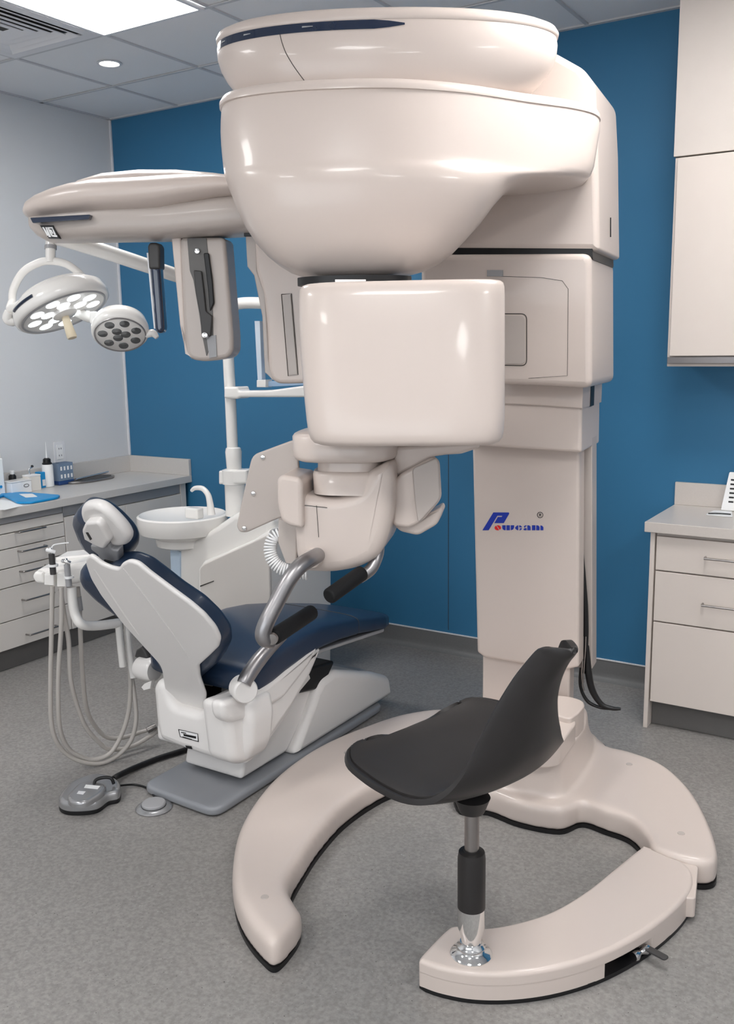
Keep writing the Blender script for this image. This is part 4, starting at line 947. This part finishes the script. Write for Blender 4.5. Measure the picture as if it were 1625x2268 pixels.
# bent arm
obj('console_arm',tubebm([dpt(158,1300,0),dpt(160,1330,0),dpt(166,1360,0),dpt(180,1382,0),dpt(210,1386,.05),dpt(262,1380,.12)],[.018,.018,.018,.018,.018,.018],18),M_UNIT,dt,smooth=60,wn=False)
tube('arm_post',[dpt(262,1372,.12),dpt(266,1420,.12),dpt(272,1476,.12)],.014,M_UNIT,dt)
tube('arm_post',[dpt(280,1370,.15),dpt(286,1440,.15),dpt(296,1500,.15)],.014,M_UNIT,dt)
hz=[[(116,1298,-.03),(114,1400,-.03),(112,1500,-.03),(113,1590,-.02),(124,1640,0),(150,1672,.03),(185,1688,.06),(225,1690,.10),(262,1672,.14),(290,1640,.16),(301,1600,.17),(300,1560,.18),(292,1500,.19),(284,1440,.19)],
[(136,1300,-.03),(136,1380,-.03),(130,1480,-.03),(129,1560,-.02),(134,1620,0),(152,1658,.03),(180,1676,.06),(210,1682,.09),(244,1668,.12),(268,1630,.15),(284,1580,.17),(289,1520,.18),(286,1440,.19)],
[(134,1306,0),(142,1360,0),(152,1420,0),(156,1500,0),(170,1560,.03),(190,1610,.06),(220,1645,.1),(245,1660,.14),(290,1654,.2),(330,1632,.26),(350,1618,.3)],
[(172,1300,.06),(176,1340,.06),(178,1400,.06),(182,1480,.08),(190,1560,.1),(205,1600,.13),(235,1632,.17),(270,1634,.22),(310,1622,.27),(340,1612,.3)]]
for h in hz: tube('hose',[dpt(*p) for p in h],.0085,M_HOSE,dt,seg=12)
tube('hose_connector',[dpt(173,1322,.055),dpt(177,1352,.055)],.012,M_GREY,dt,smooth=False)
tube('hose_clamp',[dpt(326,1618,.27),dpt(345,1608,.29)],.014,M_STEEL,dt,smooth=False)
# ------------------------------------------------------------ foot control
fc=onz(200,1778,0); ft=thing('foot_control','silver foot control pedal on the floor in front of the dental chair','foot pedal',(fc.x,fc.y,0))
def fz(px,z): return [onz(x,y,z) for x,y in px]
out=crom(fz([(131,1788),(136,1772),(160,1748),(200,1732),(235,1732),(262,1744),(268,1758),(262,1772),(240,1778),(215,1795),(175,1800),(145,1798)],.012),5)
obj('pedal_base',slab([Vector((p.x,p.y,.001)) for p in out],UP,.016,.002),M_BLACK,ft)
obj('pedal_body',slab([Vector((p.x,p.y,.017)) for p in out],UP,.030,.0,r2=.018),M_SILV,ft)
tp=fz([(146,1776),(178,1742),(238,1745),(232,1764),(190,1790),(160,1790)],.045)
obj('pedal_cover',slab(fillet(tp,.03),UP,.022,.0,r2=.016),M_SILV,ft)
obj('pedal_label',slab(fz([(190,1738),(222,1741),(216,1748),(186,1745)],.0672),UP,.0006,0),M_PAPER,ft,smooth=0)
obj('pedal_label',slab(fz([(174,1752),(190,1753),(184,1760),(170,1758)],.0672),UP,.0006,0),M_TRIMW,ft,smooth=0)
tube('carry_handle',[onz(208,1742,.06),onz(212,1728,.075),onz(230,1722,.08),onz(246,1724,.075),onz(252,1736,.055)],.006,M_BLACK,ft,seg=10)
tube('pedal_cable',[onz(250,1726,.03),onz(262,1718,.02),onz(300,1700,.013),onz(350,1680,.012),onz(400,1664,.012),onz(440,1650,.012)],.011,M_BLACK,ft,seg=12)
c=onz(341,1790,0); c.z=0
dk=thing('round_foot_switch','flat round grey foot switch wired to the foot control on floor','foot switch',c)
lathe('switch_base',[(0,0),(.062,0),(.064,.004),(.056,.010),(.046,.012),(0,.012)],c,M_SILV,dk)
lathe('switch_button',[(.042,.010),(.042,.020),(.038,.024),(0,.025)],c,M_GREY,dk)
lathe('button_seam',[(.0435,.0105),(.0435,.0135),(.040,.0135)],c,M_BLACK,dk)
tube('switch_cable',[onz(266,1740,.02),onz(300,1738,.006),onz(330,1748,.006),onz(344,1770,.014)],.004,M_BLACK,dk,seg=8)
# ------------------------------------------------------------ operating lamps
LD=3.35
l1=thing('surgical_lamp','large round lit operating lamp head under a curved yoke with cream handle','operating lamp',at(128,670,LD))
# head: disc tilted
def ellipse_frame(cx,cy,ax,ay,d,tiltn):
    pass
hc_=at(136,678,LD)
def tn(right,up,fwd): return (CR*right+CU*up-fw*fwd).normalized()
N1=tn(.42,-.90,.02)                        # direction the lamp shines
R1_=.172
X1=tn(.90,.43,0); X1=(X1-N1*X1.dot(N1)).normalized()
lathe('lamp_housing',[(0,-.075),(R1_*.45,-.073),(R1_*.75,-.06),(R1_*.97,-.03),(R1_*1.02,0),(R1_*1.0,.018),(R1_*.95,.026),(R1_*.91,.024)],hc_,M_UNIT,l1,axis=N1,seg=64,ref=X1,smooth=60)
lathe('lens_rim',[(R1_*.92,.022),(R1_*.90,.028),(R1_*.87,.028),(R1_*.86,.02)],hc_,M_GREY,l1,axis=N1,seg=64,ref=X1)
lathe('reflector',[(0,.012),(R1_*.87,.020),(R1_*.87,.016),(0,.008)],hc_,M_REFL,l1,axis=N1,seg=64,ref=X1)
Y1=N1.cross(X1)
random.seed(2)
for k in range(14):
    a=2*PI*k/9+.2 if k<9 else 2*PI*k/5; rr=R1_*.64 if k<9 else R1_*.36
    lathe('led_cell',[(0,.026),(.024,.025),(.029,.020),(0,.020)],hc_+X1*(rr*math.cos(a))+Y1*(rr*math.sin(a)),M_LED,l1,axis=N1,seg=20)
lathe('handle_mount',[(.05,.018),(.045,.034),(.032,.042),(0,.042)],hc_,M_UNIT,l1,axis=N1,seg=36)
lathe('lamp_handle',[(.013,.036),(.014,.05),(.018,.115),(.016,.122),(0,.123)],hc_,M_CREAM,l1,axis=(N1*.96+CU*-.3),seg=24)
y1=[at(x,y,LD+o) for x,y,o in ((27,672,.0),(30,640,.02),(52,602,.03),(86,582,.03),(112,578,.03),(145,584,.04),(172,602,.06),(186,618,.08))]
obj('yoke',tubebm(y1,.014,16),M_UNIT,l1,smooth=60,wn=False)
obj('yoke_end',tubebm([at(20,690,LD-.04),at(16,706,LD-.03),at(28,712,LD-.02),at(44,704,LD-.01)],[.015,.017,.017,.014],16),M_GREY if 0 else M_UNIT,l1,smooth=60,wn=False)
obj('yoke_joint',tubebm([at(27,668,LD-.01),at(24,684,LD-.03),at(36,680,LD-.05),at(54,668,LD-.05)],[.014,.017,.017,.015],16),M_UNIT,l1,smooth=60,wn=False)
tube('drop_stem',[at(112,536,LD+.03),at(112,582,LD+.03)],.018,M_UNIT,l1,smooth=False)
tube('stem_collar',[at(112,544,LD+.03),at(112,552,LD+.03)],.0215,M_GREY,l1,smooth=False)
Dv=(-fw*.8-CR*.55); a0=math.atan2(Dv.dot(Y1),Dv.dot(X1)); P=[hc_-N1*.014+X1*(R1_*1.006*math.cos(a))+Y1*(R1_*1.006*math.sin(a)) for a in [a0-.32+.64*k/10 for k in range(11)]]
obj('label_strip',tubebm(P,.006,8,1,None,False),M_NAVYS,l1,wn=False)
obj('lamp_arm',tubebm([at(108,528,LD+.03),at(170,538,LD+.05),at(385,608,LD+.15),at(505,648,3.75)],[.02,.028,.026,.024],18,3),M_UNIT,l1,smooth=60,wn=False)
l2=thing('surgical_lamp','small unlit lamp head with grey lenses, right of the lit lamp','operating lamp',at(268,730,LD))
h2=at(266,732,LD+.02); N2=tn(.12,-.75,.42); R2=.098
X2=tn(1,-.2,0); X2=(X2-N2*X2.dot(N2)).normalized(); Y2=N2.cross(X2)
lathe('lamp_housing',[(0,-.065),(R2*.7,-.06),(R2*.95,-.038),(R2*1.04,-.01),(R2*1.02,.012),(R2*.94,.02)],h2,M_UNIT,l2,axis=N2,seg=56,ref=X2,smooth=60)
lathe('lens_rim',[(R2*.95,.016),(R2*.93,.023),(R2*.89,.023),(R2*.88,.014)],h2,M_SATIN,l2,axis=N2,seg=56,ref=X2)
lathe('lens_plate',[(0,.012),(R2*.9,.015),(R2*.9,.010),(0,.008)],h2,M_GREY,l2,axis=N2,seg=56,ref=X2)
for k in range(10):
    a=2*PI*k/7+.3; rr=R2*.62 if k<7 else R2*.2
    if k>=7: a=2*PI*(k-7)/3
    cc_=h2+X2*(rr*math.cos(a))+Y2*(rr*math.sin(a)); lathe('lens',[(0,.022),(.017,.021),(.021,.016),(0,.014)],cc_,M_LENS,l2,axis=N2,seg=20)
obj('link_arm',tubebm([at(170,690,LD+.08),at(196,703,LD+.06),at(216,706,LD+.05)],[.02,.018,.016],14),M_UNIT,l2,smooth=60,wn=False)
obj('side_clamp',boxbm(at(211,704,LD+.02),(.03,.04,.045),30,.006),M_UNIT,l2)
obj('top_switch',boxbm(at(247,693,LD-.03),(.022,.02,.018),30,.004),M_GREY,l2)
obj('grip_fin',tubebm([at(322,742,LD+.04),at(338,738,LD+.04),at(348,748,LD+.04)],[.012,.015,.008],14),M_UNIT,l2,smooth=60,wn=False)
